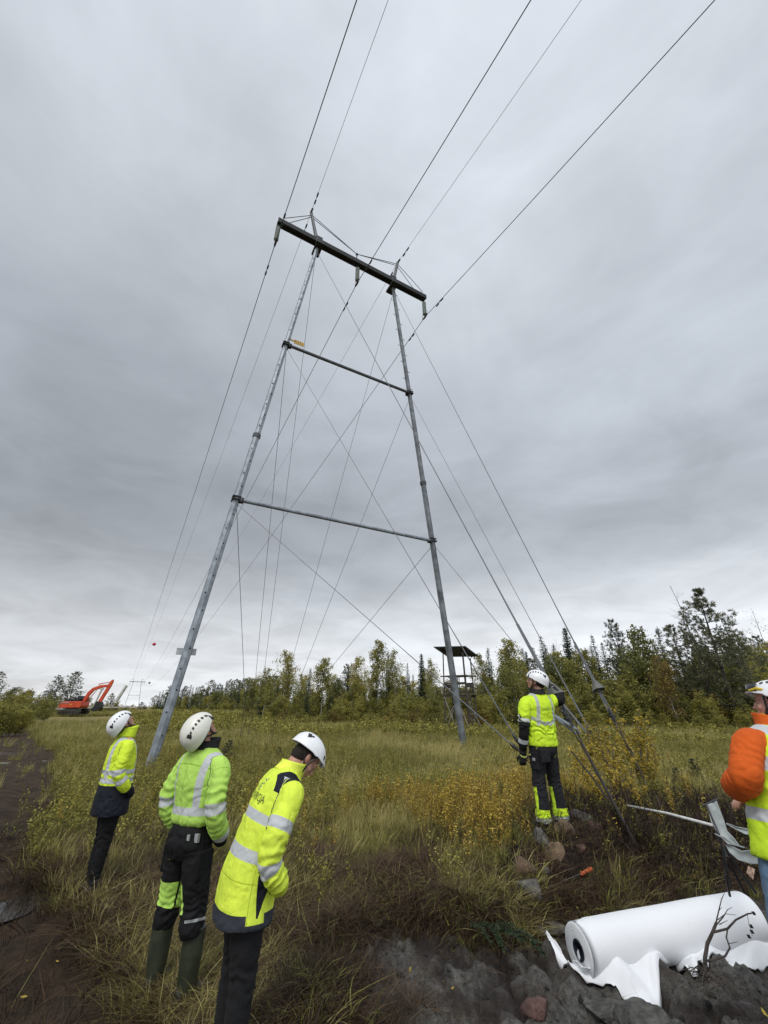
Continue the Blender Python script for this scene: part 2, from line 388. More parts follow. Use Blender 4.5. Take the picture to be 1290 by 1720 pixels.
# insulators
INS = []
for s in (.82, 5.84, 10.82):
    e = (s - TX, 0); b = MB()
    prof = []
    for k in range(9):
        z = 26.35 - .135 * k
        prof += [(.028, z + .075), (.035, z + .02), (.125, z - .0), (.13, z - .012), (.03, z - .02)]
    n = 14; vs = [(e[0] + r * math.cos(2 * math.pi * i / n), r * math.sin(2 * math.pi * i / n), z) for r, z in prof for i in range(n)]
    b.add(vs, [(j * n + i, j * n + (i + 1) % n, (j + 1) * n + (i + 1) % n, (j + 1) * n + i) for j in range(len(prof) - 1) for i in range(n)])
    ins = b.done('insulator', M_GLASS, tower, smooth=False)
    b = MB(); b.tube([(e[0], 0, 26.8), (e[0], 0, 26.38)], .03, 6); b.done('hanger_link', M_BLACK, ins); b = MB(); b.tube([(e[0], 0, 25.27), (e[0], 0, 25.02)], .035, 6)
    b.tube([(e[0], -.3, 25.02), (e[0], -.1, 24.97), (e[0], .1, 24.97), (e[0], .3, 25.02)], [.03, .06, .06, .03], 8)
    b.tube([(e[0], -.22, 25.45), (e[0], -.3, 25.2), (e[0], -.12, 25.05)], .014, 5); b.tube([(e[0], .22, 25.45), (e[0], .3, 25.2), (e[0], .12, 25.05)], .014, 5)
    b.done('suspension_clamp', M_BLACK, ins)
    INS.append(PP(s, 25.0))
# plates
b = MB(); b.box((.38 - TX, .16, 3.3), (.60, .02, .21)); b.box((.36 - TX, .17, 3.3), (.2, .03, .1)); b.done('blank_plate', M_PLATE, tower)
b = MB(); b.box((2.78 - TX, 0, 18.35), (.52, .03, .24)); b.bar((2.2 - TX, 0, 18.38), (2.55 - TX, 0, 18.36), .05); pl = b.done('number_plate', M_YEL, tower)
def text_mesh(body, size, extr=0):
    cu = bpy.data.curves.new('lettering', 'FONT'); cu.body = body; cu.size = size; cu.align_x = 'CENTER'; cu.align_y = 'CENTER'; cu.extrude = extr; cu.resolution_u = 3
    o = bpy.data.objects.new('lettering', cu); S.collection.objects.link(o)
    dg = bpy.context.evaluated_depsgraph_get(); me = bpy.data.meshes.new_from_object(o.evaluated_get(dg)); bpy.data.objects.remove(o)
    v = np.array([tuple(p.co) for p in me.vertices]); f = [tuple(p.vertices) for p in me.polygons]; bpy.data.meshes.remove(me); return v, f
v, f = text_mesh('P231', .25)
mk('lettering', np.stack([v[:, 0] + 2.78 - TX, v[:, 0] * 0 - .019, v[:, 1] + 18.35], 1), f, M_BLACK, pl)

# the same tower far down the line, on lower ground
def copy_tree(o, parent=None):
    c = o.copy(); link(c, parent)
    for ch in list(o.children): copy_tree(ch, c)
    return c
far_t = copy_tree(tower); FT = np.array([-180.5, 323., -10.6]); far_t.location = FT
far_t['label'] = 'tiny pale portal tower far away on the horizon where the lines vanish'
LN = (FT - TC); LN[2] = 0; LN /= np.linalg.norm(LN)

# ------------------------------------------------------------------ conductors and earth wires
def wire(name, A, nearpx, r, label, cat, group, dampers=(), tn=11., drop=.17):
    """span behind the camera, span to the far tower; parabolic sag"""
    k = A - TC; far = FT + (A - TC) + np.array([0, 0, 0.])
    rr = ray(*nearpx); z = A[2] - drop * tn; p = np.array([0, 0, EYE]) + rr * ((z - EYE) / rr[2])
    d = p - A; d[2] = 0; tn = np.linalg.norm(d); d /= tn
    pts = []
    Ln = 230.; sl = -drop
    for t in np.concatenate([[230, 180, 140, 110, 90, 70, 55, 40, 30, 22, 15, 9, 4, 1.5]]): pts.append(A + d * t + ZU * (sl * t * (1 - t / Ln)))
    pts.append(A)
    D = far - A; D2 = math.hypot(D[0], D[1]); dh = np.array([D[0], D[1], 0]) / D2; sag = 8.5
    for t in [1.5, 4, 9, 15, 22, 32, 45, 60, 80, 105, 135, 170, 210, 255, 300, D2]:
        q = t / D2; pts.append(A + dh * t + ZU * (D[2] * q - 4 * sag * q * (1 - q)))
    b = MB(); b.tube(pts, r, 6); o = b.done(name, M_WIRE, label=label, cat=cat, group=group)
    for sgn, t in dampers:
        dd = d if sgn < 0 else dh
        c = A + dd * t + ZU * (sl * t * (1 - t / Ln) if sgn < 0 else D[2] * t / D2 - 4 * sag * t / D2 * (1 - t / D2))
        b = MB(); w = ZU * .11; b.tube([c, c - w], .02, 6)
        for q in (-1, 1): b.tube([c - w + dd * q * .1, c - w + dd * q * .34], .045, 8); 
        b.tube([c - w - dd * .3, c - w + dd * .3], .012, 6); b.done('vibration_damper', M_BLACK, o)
    return o
for A, npx, nm in zip(INS, ((600, 0), (887, 0), (1178, 0)), ('left arm end', 'middle', 'right arm end')):
    wire('power_conductor', A, npx, .019, f'dark overhead power line hung from the {nm} insulator of the near tower', 'power line', 'power lines through the tower', ((-1, 1.6), (1, 1.6)))
wire('earth_wire', PP(2.55, 29.4), (653, 0), .010, 'thin earth wire over the left peak of the tower', 'earth wire', 'thin wires over the tower peaks', ((-1, 1.0), (1, 1.0)), drop=.12)
wire('earth_wire', PP(8.8, 29.15), (972, 0), .010, 'thin earth wire over the right peak of the tower', 'earth wire', 'thin wires over the tower peaks', ((-1, 1.0), (1, 1.0)), drop=.12)
# warning balls
def ball(px, py, d, r, col, label):
    p = atd(px, py, d); b = MB(); n = 14; vs = []; 
    for i in range(9):
        a = math.pi * i / 8
        for k in range(n): q = 2 * math.pi * k / n; vs.append((r * math.sin(a) * math.cos(q), r * math.sin(a) * math.sin(q), r * math.cos(a)))
    b.add(vs, [(i * n + k, (i + 1) * n + k, (i + 1) * n + (k + 1) % n, i * n + (k + 1) % n) for i in range(8) for k in range(n)])
    b.tube([(-r * 1.25, 0, 0), (r * 1.25, 0, 0)], r * .15, 6); b.box((0, 0, 0), (r * 2.04, r * 2.04, r * .08))
    o = b.done('warning_ball', col, smooth=True, label=label, cat='warning ball'); o.location = p
ball(259, 1082, 62, .23, plain('red_ball', (.55, .02, .05), .5), 'small red ball on the line low in the sky')
ball(251, 1147, 250, .55, plain('grey_ball', (.12, .10, .11), .5), 'tiny dark ball beside the far tower')

# ------------------------------------------------------------------ guy wires
def guy(A, B, label, grip=1.6, rod=None, r=.0105, yoke=True, cone=False, px_end=None):
    """A on the tower, B where the cable ends; rod = point where the rod enters the ground"""
    A, B = np.array(A, float), np.array(B, float); d = (B - A) / np.linalg.norm(B - A)
    e = empty('guy_wire', tuple(rod if rod is not None else B), label=label, cat='guy wire', group='guy wires of the near tower')
    o0 = np.array(e.location)
    b = MB(); b.tube([A - o0, B - o0 - d * .2], r, 6); b.done('cable', M_CABLE, e)
    sdv = np.cross(d, ZU); sdv /= np.linalg.norm(sdv)
    if grip:
        b = MB(); b.tube([B - o0 - d * (grip + 1.2), B - o0 - d * grip, B - o0 - d * .35], [r, r * 1.45, r * 1.45], 6)
        b.tube([B - o0 - d * grip + sdv * .02, B - o0 + sdv * .045 - d * .1], r * 1.1, 6); b.tube([B - o0 - d * grip - sdv * .02, B - o0 - sdv * .045 - d * .1], r * 1.1, 6)
        b.done('cable_grip', M_CABLE, e)
    if yoke:
        b = MB()
        for q in (0, .05): 
            b.tube([B - o0 - d * (.16 - q), B - o0 - d * (.06 - q), B - o0 + d * (.05 + q)], [.02, .045, .02], 8)
        b.tube([B - o0 - sdv * .07, B - o0 + sdv * .07], .025, 8); b.done('shackle', M_BLACK, e)
    if cone:
        c = B - o0 - d * cone; b = MB(); n = 10
        vs = [tuple(c - d * .02)] + [tuple(c + d * .24 + sdv * .13 * math.cos(2 * math.pi * k / n) * (1 + .25 * math.sin(3 * k)) + np.cross(d, sdv) * .13 * math.sin(2 * math.pi * k / n)) for k in range(n)]
        b.add(vs, [(0, k + 1, (k + 1) % n + 1) for k in range(n)])
        o = b.done('cable_guard', plain('grey_canvas', (.12, .12, .105), .8), e); mm = o.modifiers.new('thick', 'SOLIDIFY'); mm.thickness = .012
    if rod is not None:
        rd = np.array(rod, float); b = MB(); dd = (rd - B) / np.linalg.norm(rd - B)
        b.tube([B - o0 + d * .02 + sdv * .04, B - o0 + dd * .25 + sdv * .035, B - o0 + dd * .36], .010, 6); b.tube([B - o0 + d * .02 - sdv * .04, B - o0 + dd * .25 - sdv * .035, B - o0 + dd * .36], .010, 6)
        b.tube([B - o0 + dd * .32, rd - o0 + dd * .3], .019, 8); b.done('anchor_rod', plain('rusty_rod', (.035, .030, .027), .65, .2), e)
    return e
def on_line(A, B, py):
    """point of the segment A-B seen at picture height py"""
    lo, hi = 0., 1.
    for _ in range(50):
        m_ = (lo + hi) / 2; p = A + (B - A) * m_; q = p - np.array([0, 0, EYE]); yy = CY - F * (-q[1] * SP + q[2] * CP) / (q[1] * CP + q[2] * SP)
        if yy < py: lo = m_
        else: hi = m_
    return A + (B - A) * lo
LT, LM, LB = PP(3.12, 26.1), PP(2.2, 17.7), PP(1.12, 8.85); RT_, RM, RB = PP(8.45, 26.1), PP(9.45, 17.7), PP(10.5, 8.85)
BL = gnd(417, 1240); BR = gnd(470, 1230)
for A, B, lb in ((LT, gnd(432, 1225), 'faint guy wire from the cross arm down behind, left leg'), (LM, gnd(421, 1228), 'faint guy wire from the upper tie bar down behind, left leg'), (LB, gnd(414, 1236), 'short faint guy wire from the lower tie bar down behind the left leg'),
                 (RT_, gnd(458, 1228), 'faint guy wire from the cross arm down behind, right leg'), (RM, gnd(468, 1232), 'faint guy wire from the upper tie bar down behind, right leg'), (RB, gnd(470, 1225), 'short faint guy wire from the lower tie bar down behind, right leg')):
    guy(A, B, lb, grip=0, yoke=False, r=.0115)
G1 = gnd(1042, 1370, .55); B1 = on_line(LT, G1, 1208); HAND = on_line(LT, G1, 1148)
guy(LT, B1, 'long guy wire held in the glove of the man with the black sleeves', 1.5, G1, cone=.55)
G2 = gnd(1096, 1335, .3); B2 = on_line(RT_, G2, 1203)
guy(RT_, B2, 'rightmost guy wire with a grey canvas cone above its shackle', 1.6, G2, cone=.75)
FR = atd(1006, 1256, 13.5); guy(RM, on_line(RM, FR, 1226), 'guy wire from the upper tie bar of the right leg down to the front right', 2.4, FR)
guy(RB, on_line(RB, FR, 1238), 'guy wire from the lower tie bar of the right leg down to the front right', 2.0, FR)
FLa = atd(886, 1274, 11.); guy(LM, on_line(LM, FLa, 1243), 'guy wire from the upper left tie bar to the anchor behind the black-sleeved man', 2.4, FLa)
guy(LB, on_line(LB, FLa, 1256), 'guy wire from the lower left tie bar crossing low to the front anchor', 2.6, FLa)
# anchor stubs below the yokes, and the loose fork lying on the held guy
b = MB(); q = (FLa + np.array([0, 0, 0])); g_ = gnd(915, 1302); b.bar(q, g_ - ZU * .2, .03); b.box(q, (.12, .12, .1)); b.done('anchor_post', M_BLACK, label='dark anchor rod behind the man with the black sleeves', cat='anchor')
g_ = gnd(1022, 1280); b = MB(); b.bar(FR, g_ - ZU * .2, .03); b.box(FR, (.14, .12, .1)); b.done('anchor_post', M_BLACK, label='dark anchor rod at the foot of the guy pair by the golden saplings', cat='anchor')
b = MB(); p0 = atd(931, 1201, B1[1] - .1); p1 = atd(968, 1224, B1[1] - .02); p2 = atd(931, 1204, B1[1] - .02); p3 = atd(966, 1231, B1[1] + .05)
b.bar(p0, p1, .012, .03); b.bar(p2, p3, .012, .03); b.tube([p1, (p1 + p3) / 2 + np.array([.05, 0, -.03]), p3], .012, 6); b.done('steel_clevis', M_GALV, label='loose pale steel fork hooked on the rod below the glove', cat='clevis')

for pts_, lb in (([(960, 1262, 7.0), (1000, 1312, 6.8), (1040, 1372, 6.5), (1062, 1400, 6.3)], 'thin slack cable running down into the brush beside the left anchor rod'), ([(1086, 1300, 8.6), (1118, 1338, 8.0), (1160, 1372, 7.2), (1192, 1392, 6.6)], 'thin slack cable lying toward the folding stool from the right anchor rod'), ([(930, 1310, 7.2), (968, 1345, 6.9), (1010, 1395, 6.5)], 'thin dark cable in the grass right of the black-sleeved man')):
    b = MB(); q = [atd(*p) for p in pts_]; b.tube(q, .011, 6); b.done('slack_cable', M_BLACK, label=lb, cat='cable', group='slack cables on the bank')
# ------------------------------------------------------------------ hunting towers
M_WOOD = plain('weathered_wood', (.055, .047, .04), .85, 0, .4, 6, .4, 40)
M_WOODL = plain('pale_wood', (.22, .20, .165), .8, 0, .3, 6, .4, 40)
M_ROOF = plain('corrugated_sheet', (.10, .10, .10), .6, .2, .3, 4)
def hunting_tower(loc, rz, label):
    t = empty('hunting_tower', loc, rz, label=label, cat='hunting tower', group='timber hunting towers')
    w = 1.15
    for x, y in ((-1, -1), (1, -1), (1, 1), (-1, 1)):
        b = MB(); b.bar((x * w * 1.03, y * .8, -.2), (x * w * .88, y * .7, 5.85 - .05 * x - y * .2), .11); b.done('post', M_WOOD, t)
    b = MB()
    for k in range(9): b.box((-1.12 + .28 * k, 0, 2.72), (.25, 1.7, .04))
    for y in (-.78, .78): b.box((0, y, 2.62), (2.5, .06, .16))
    b.done('floor', M_WOOD, t)
    b = MB()
    for y in (-.8, .8):
        b.box((0, y, 2.95), (2.25, .04, .16)); b.box((0, y, 3.6), (2.2, .04, .12)); b.box((0, y, 4.15), (2.75, .07, .09))
        for x in (-.35, .35): b.bar((x, y, 2.7), (x, y, 4.15), .06)
    for x in (-1.05, 1.05): b.box((x, 0, 4.15), (.07, 1.6, .09)); b.box((x, 0, 3.4), (.05, 1.6, .3))
    b.done('railing', M_WOOD, t)
    b = MB(); n = 28; prof = []
    for k in range(n + 1): prof.append((k / n - .5) * 2.5)
    vs = []
    for i, x in enumerate((-1.7, 1.6)):
        for k, y in enumerate(prof): vs.append((x, y, 6.2 - .05 * (x + 1.7) + (.035 if k % 2 else -.035) - y * .24))
    m_ = n + 1; b.add(vs, [(k, k + 1, k + 1 + m_, k + m_) for k in range(n)])
    rf = b.done('roof', M_ROOF, t); mm = rf.modifiers.new('thick', 'SOLIDIFY'); mm.thickness = .03
    b = MB()
    for x in (-1.1, 1.0): b.bar((x, -1.15, 6.38 - .05 * (x + 1.7)), (x, 1.15, 5.83 - .05 * (x + 1.7)), .09)
    b.done('rafter', M_WOOD, t)
    for a, c in (((-1.1, -.8, 2.6), (.1, -.95, .1)), ((-1.1, -.8, .9), (.5, -.8, 2.6)), ((.3, -.8, 2.2), (1.6, -1.3, -.05)), ((-1.1, -.8, .2), (-.5, .8, 2.6)), ((1.05, -.8, 2.6), (2.1, .1, -.1))):
        b = MB(); b.bar(a, c, .06); b.done('brace', M_WOODL, t)
    lad = MB()
    for y in (-.55, -.02): lad.bar((1.3, y - .45, 2.75), (1.75, y - .6, -.1), .10, .06)
    ld = lad.done('ladder', M_WOOD, t)
    for k in range(7):
        z = 2.62 - .42 * k; x = 1.3 + .45 * (2.75 - z) / 2.85; yo = -.15 * (2.75 - z) / 2.85
        b = MB(); b.box((x + .0, -.735 + yo, z), (.1, .62, .04)); b.done('rung', M_WOODL, ld)
    return t
p = gnd(776, 1229); p[2] = hz(p[0], p[1]); ht = hunting_tower(tuple(p), R(-38), 'dark timber hunting tower with a corrugated lean-to roof behind the right leg'); ht.scale = (.8, .8, .87)
p = atd(354, 1197, 118); p[2] = hz(p[0], p[1]) - .5; h2 = copy_tree(ht); h2.location = p; h2.scale = (.55, .55, .8); h2['label'] = 'tiny dark hunting tower far off at the forest edge'; h2.rotation_euler.z = R(20)

# ------------------------------------------------------------------ excavator
M_OR = plain('orange_paint', (.52, .062, .02), .45, 0, .18, 1.2, .1, 20)
M_TRK = plain('track_steel', (.05, .045, .04), .7, .2, .4, 4); M_WHT = plain('dirty_white_paint', (.5, .5, .47), .5, 0, .2, 2); M_GL = plain('dark_glass', (.02, .022, .025), .12, 0, .2, 2)
ep = gnd(121, 1204); ex = empty('excavator', (ep[0], ep[1], hz(ep[0], ep[1]) + .35), R(0), label='orange tracked excavator parked on the muddy track', cat='excavator')
ex.scale = (.72, .72, .72)
for y in (-1.3, 1.3):
    b = MB(); pr = [(-2.2, .15), (-1.9, 0), (1.9, 0), (2.2, .15), (2.35, .5), (2.2, .85), (1.9, .98), (-1.9, .98), (-2.2, .85), (-2.35, .5)]
    b.prism(pr, y - .28, y + .28)
    tr = b.done('track', M_TRK, ex)
    b = MB()
    for k in range(22):
        a = -2.1 + .2 * k; b.box((a, y, -.02), (.06, .58, .06)); b.box((a, y, 1.0), (.06, .58, .06))
    b.done('track_shoe', M_TRK, tr)
    for k in range(6): b = MB(); b.tube([(-1.7 + .68 * k, y - .3, .35), (-1.7 + .68 * k, y + .3, .35)], .24, 12); b.done('roller', M_BLACK, tr)
b = MB(); b.tube([(0, 0, .8), (0, 0, 1.15)], .8, 16); b.box((0, 0, .6), (2.2, 2.2, .3)); b.done('undercarriage', M_BLACK, ex)
b = MB(); b.prism([(-2.55, 1.2), (-2.6, 1.8), (-2.5, 2.25), (-2.3, 2.4), (1.65, 2.4), (1.9, 2.25), (2.0, 1.6), (1.9, 1.2)], -1.35, 1.35); hb = bevel(b.done('house', M_OR, ex), .08)
b = MB(); b.box((-.3, 0, 1.16), (4.6, 2.5, .1)); b.done('skirt', M_BLACK, ex)
b = MB(); b.prism([(-1.6, 2.4), (-1.45, 2.75), (-.9, 2.85), (.9, 2.85), (1.0, 2.4)], -1.2, .2); bevel(b.done('engine_hood', M_GL, ex), .05)
b = MB(); b.prism([(-.5, 2.4), (-.4, 3.25), (-.2, 3.35), (1.3, 3.35), (1.6, 2.9), (1.7, 2.4)], .35, 1.3); cabn = bevel(b.done('cab', M_GL, ex), .05)
b = MB(); b.box((.5, .82, 3.38), (1.8, .95, .06)); b.done('cab_roof', M_BLACK, cabn)
b = MB(); b.prism([(1.35, 2.1), (1.7, 2.0), (2.3, 3.5), (3.0, 4.45), (4.8, 5.05), (6.0, 5.15), (6.1, 5.45), (5.6, 5.6), (4.2, 5.5), (2.7, 4.95), (1.9, 4.1), (1.45, 2.9)], -.28, .28); bm_ = bevel(b.done('boom', M_OR, ex), .04)
b = MB()
for y in (-.42, .42): b.tube([(1.9, y, 2.4), (3.3, y, 4.5)], [.1, .06], 8)
b.tube([(3.6, 0, 5.65), (5.9, 0, 6.1)], [.1, .07], 8); b.done('hydraulic_ram', M_OR, bm_)
b = MB(); b.prism([(5.75, 5.7), (6.25, 6.5), (6.5, 6.6), (6.6, 6.2), (6.35, 5.2), (5.2, 2.3), (4.7, 2.1), (4.6, 2.5), (5.5, 4.8)], -.22, .22); sk = bevel(b.done('stick', M_OR, ex), .04)
b = MB(); b.tube([(4.6, 0, 4.6), (4.1, 0, 2.6)], [.2, .17], 10); b.box((4.6, 0, 4.75), (.6, .5, .25)); b.tube([(4.1, 0, 2.6), (3.6, 0, 1.2)], [.12, .1], 8); b.done('support_frame', M_WHT, ex)
b = MB(); b.prism([(4.5, 2.4), (5.3, 2.3), (5.7, 1.4), (5.3, .7), (4.2, .5), (3.5, .9), (4.2, 1.3)], -.5, .5); b.done('bucket', M_BLACK, sk)
b = MB(); b.tube([(6.1, -.3, 1.7), (7.1, -.3, 3.9)], [.26, .22], 10); b.done('white_pipe', M_WHT, label='short white pipe standing tilted beside the excavator bucket', cat='pipe').location = ex.location
b = MB(); b.prism([(-2.47, 1.95), (-2.45, 1.98), (-.35, 1.98), (-.35, 1.95)], -1.38, -1.36); b.done('trim_stripe', M_BLACK, hb)
v, f = text_mesh('HITACHI', .46); mk('lettering', np.stack([v[:, 0] - 1.4, v[:, 0] * 0 - 1.38, v[:, 1] + 2.14], 1), f, M_WHT, hb)
b = MB(); b.box((-.1, -1.37, 1.85), (.5, .02, .14)); b.done('badge', plain('badge_yellow', (.6, .35, .03), .5), hb)
b = MB()
for k, (x0, x1, z) in enumerate(((-4.0, -.2, .95), (1.8, 9.2, 1.12))): b.box(((x0 + x1) / 2, -1.9 if k == 0 else .4, z - .2), (x1 - x0, .5, .22))
b.done('timber_mat', plain('pale_mat', (.33, .31, .27), .8, 0, .3, 1), label='long pale timber mat lying along the excavator tracks', cat='timber mat').location = ex.location

# ------------------------------------------------------------------ trees
def bark(name, a, bcol, sc=3): 
    m, nt, bs = new_mat(name); co = objco(nt); mp_ = nt.nodes.new('ShaderNodeMapping'); mp_.inputs['Scale'].default_value = (sc * 2, sc * 2, sc * .6); nt.links.new(co, mp_.inputs[0])
    n = noise(nt, 2, 6, mp_.outputs[0], .7); put(nt, bs, mixc(nt, n.ss(.35, .62), a, bcol), .9); bump(nt, bs, n, .6, .03); return m
M_BARK = bark('dark_bark', (.025, .02, .016), (.085, .07, .058)); M_BIRCH = bark('birch_bark', (.05, .045, .04), (.42, .40, .36), 4); M_GREY = bark('grey_bark', (.06, .055, .05), (.17, .16, .145))
def foliage(name, cols, instancer=False, rough=.65, trans=.3):
    """cols = three colours chosen by a per-leaf number, shifted per tree"""
    m, nt, bs = new_mat(name)
    f_ = E_(nt, attr(nt, 'rnd'))
    if instancer: t_ = E_(nt, attr(nt, 'tint', 'INSTANCER'))
    else:
        oi = nt.nodes.new('ShaderNodeObjectInfo'); t_ = E_(nt, oi.outputs['Random'])
    x = f_ * .6 + t_ * .4
    c = mixc(nt, x.ss(.1, .5), cols[0], cols[1]); c = mixc(nt, x.ss(.55, .95), c, cols[2])
    put(nt, bs, c, rough); bs.inputs['Specular IOR Level'].default_value = .25
    if trans:
        tr = nt.nodes.new('ShaderNodeBsdfTranslucent'); nt.links.new(c, tr.inputs[0]); mx = nt.nodes.new('ShaderNodeMixShader'); mx.inputs[0].default_value = trans
        out = nt.nodes['Material Output']; nt.links.new(bs.outputs[0], mx.inputs[1]); nt.links.new(tr.outputs[0], mx.inputs[2]); nt.links.new(mx.outputs[0], out.inputs[0])
    return m
F_SPR = foliage('spruce_needles', ((.020, .033, .021), (.050, .072, .036), (.10, .12, .052)), trans=.1)
F_PIN = foliage('pine_needles', ((.045, .052, .034), (.11, .12, .065), (.20, .19, .10)), trans=.1)
F_BIR = foliage('birch_leaves', ((.14, .14, .04), (.28, .26, .06), (.48, .39, .08)))
F_OLI = foliage('willow_leaves', ((.12, .125, .034), (.26, .25, .06), (.45, .38, .08)))
F_GRN = foliage('green_leaves', ((.075, .085, .032), (.17, .18, .055), (.32, .29, .08)))
F_RUS = foliage('rusty_leaves', ((.12, .09, .028), (.24, .17, .045), (.40, .29, .06)))
class LM_:
    """leaf collector: quads in numpy"""
    def __init__(s): s.c, s.a, s.b = [], [], []
    def quads(s, c, a, b_): s.c.append(c); s.a.append(a); s.b.append(b_)
    def mesh(s, name, mat, leafy=True):
        c, a, b_ = (np.concatenate(q) for q in (s.c, s.a, s.b)); n = len(c)
        if leafy: v = np.stack([c - a, c + b_ - a * .1, c + a, c - b_ - a * .1], 1)
        else: v = np.stack([c, c + a * .5 + b_, c + a, c + a * .5 - b_], 1)
        f = np.arange(n * 4).reshape(n, 4); r = np.repeat(RNG.random(n), 4)
        return mk(name, v.reshape(-1, 3), f, mat, attrs={'rnd': ('FLOAT', r)}, doc=False)
def rvec(n): v = RNG.normal(size=(n, 3)); return v / np.linalg.norm(v, axis=1)[:, None]
def spruce(h, dens=1.0, w=.19, bare=.04):
    tr = MB(); bend = RNG.normal(size=2) * .02 * h
    cen = lambda z: np.array([bend[0] * (z / h) ** 2, bend[1] * (z / h) ** 2, z])
    tr.tube([cen(h * k / 8) for k in range(9)], [h * .014 * (1 - k / 8.3) + .01 for k in range(9)], 7)
    L = LM_(); z = h * bare
    while z < h * .985:
        q = z / h; rr = h * w * (1 - q) ** .85 * RNG.uniform(.8, 1.15) + .16
        nb = max(4, int((9 - 4 * q) * dens)); a0 = RNG.uniform(0, 6.28)
        for k in range(nb):
            a = a0 + k * 6.283 / nb + RNG.normal() * .2; r_ = rr * RNG.uniform(.65, 1.15)
            if RNG.random() < .06: continue
            m_ = max(3, int(r_ / .17 * dens)); t = (np.arange(m_) + RNG.random(m_)) / m_
            up = .35 * (1 - q) - .05; dirv = np.array([math.cos(a), math.sin(a), 0]); sdv = np.array([-math.sin(a), math.cos(a), 0])
            P = cen(z) + t[:, None] * r_ * dirv + (-(t ** 1.3) * r_ * up + (t ** 3) * r_ * .12)[:, None] * ZU
            for sg in (-1, 1, 0):
                ln_ = (.13 + .16 * r_ * (1 - t * .55)) * RNG.uniform(.7, 1.3, m_) * (.9 if sg else .7)
                A_ = (dirv * (.75 if sg else .4) + sdv * sg * .85 - ZU * (.28 if sg else .9)); A_ = A_ / np.linalg.norm(A_)
                A_ = A_[None] + RNG.normal(size=(m_, 3)) * .16
                L.quads(P + RNG.normal(size=(m_, 3)) * .02, A_ * ln_[:, None], np.cross(A_, ZU + rvec(m_) * .5) * (ln_ * .34)[:, None])
        z += h * RNG.uniform(.016, .03) / dens ** .5 * (1.15 - .5 * q)
    n = 10; L.quads(cen(h * .96) + RNG.normal(size=(n, 3)) * [.03, .03, h * .015], np.tile([0, 0, .22], (n, 1)) + RNG.normal(size=(n, 3)) * .06, np.tile([.03, 0, 0], (n, 1)))
    return tr, L, M_BARK, F_SPR, False
def broad(h, kind='birch', nleaf=2600, leaf=.07, w=.2, low=.3, fol=None, trunk=None, lean=.03, nst=1):
    tr = MB(); L = LM_(); tips = []
    for st in range(nst):
        b0 = np.array([RNG.normal() * .25, RNG.normal() * .25, 0]) * (nst > 1); ln_ = np.array([RNG.normal(), RNG.normal(), 0]) * lean * h + b0 * (.9 if nst > 1 else 0)
        hh = h * (RNG.uniform(.65, 1) if st else 1); ks = np.linspace(0, 1, 9); wob = np.cumsum(RNG.normal(size=(9, 2)) * .009 * h, 0)
        C = np.stack([b0[0] + ln_[0] * ks ** 1.3 + wob[:, 0], b0[1] + ln_[1] * ks ** 1.3 + wob[:, 1], hh * ks], 1)
        r0 = .0085 * h / (nst ** .5); tr.tube(C, [r0 * (1 - .93 * k) + .005 for k in ks], 7)
        nb = int(26 / nst ** .5) + 5
        for k in range(nb):
            q = low + (1 - low) * (k + RNG.random()) / nb * .97; p = np.array([np.interp(q, ks, C[:, i]) for i in range(3)])
            a = RNG.uniform(0, 6.283); prof = math.sin(math.pi * min(1, (q - low) / (1 - low) * .8 + .18)) ** .8
            bl = h * w * prof * RNG.uniform(.55, 1.15) / nst ** .3 + .12; upb = RNG.uniform(.5, 1.1)
            e1 = p + np.array([math.cos(a), math.sin(a), upb]) * bl * .6; e2 = e1 + np.array([math.cos(a) * .8, math.sin(a) * .8, .15 if kind == 'birch' else .5]) * bl * .5 
            rb = r0 * .35 * (1 - q) + .004; tr.tube([p, e1, e2], [rb, rb * .6, .003], 5, cap=False); tips += [(e1, bl * .38), (e2, bl * .34), ((p + e1) / 2, bl * .22)]
            for _ in range(3):
                e3 = e1 + rvec(1)[0] * bl * .4 + ZU * .1 * bl; tr.tube([(p + e1) / 2 if _ == 0 else e1, e3], [rb * .4, .002], 4, cap=False); tips.append((e3, bl * .28))
    T = np.array([t[0] for t in tips]); Rr = np.array([t[1] for t in tips]); pr = Rr ** 1.5; pr /= pr.sum()
    if nleaf:
        pr = pr * RNG.uniform(.1, 1.9, len(pr)); pr /= pr.sum()
        i = RNG.choice(len(T), nleaf, p=pr); c = T[i] + RNG.normal(size=(nleaf, 3)) * Rr[i][:, None] * [.62, .62, .55]
        if kind == 'birch': c[:, 2] -= np.abs(RNG.normal(size=nleaf)) * Rr[i] * .5
        c[:, 2] = np.maximum(c[:, 2], .1); a = rvec(nleaf) * leaf * RNG.uniform(.6, 1.3, nleaf)[:, None]; b_ = np.cross(a, rvec(nleaf)) * .8
        L.quads(c, a, b_)
    return tr, (L if nleaf else None), trunk or M_BIRCH, fol or F_BIR, True
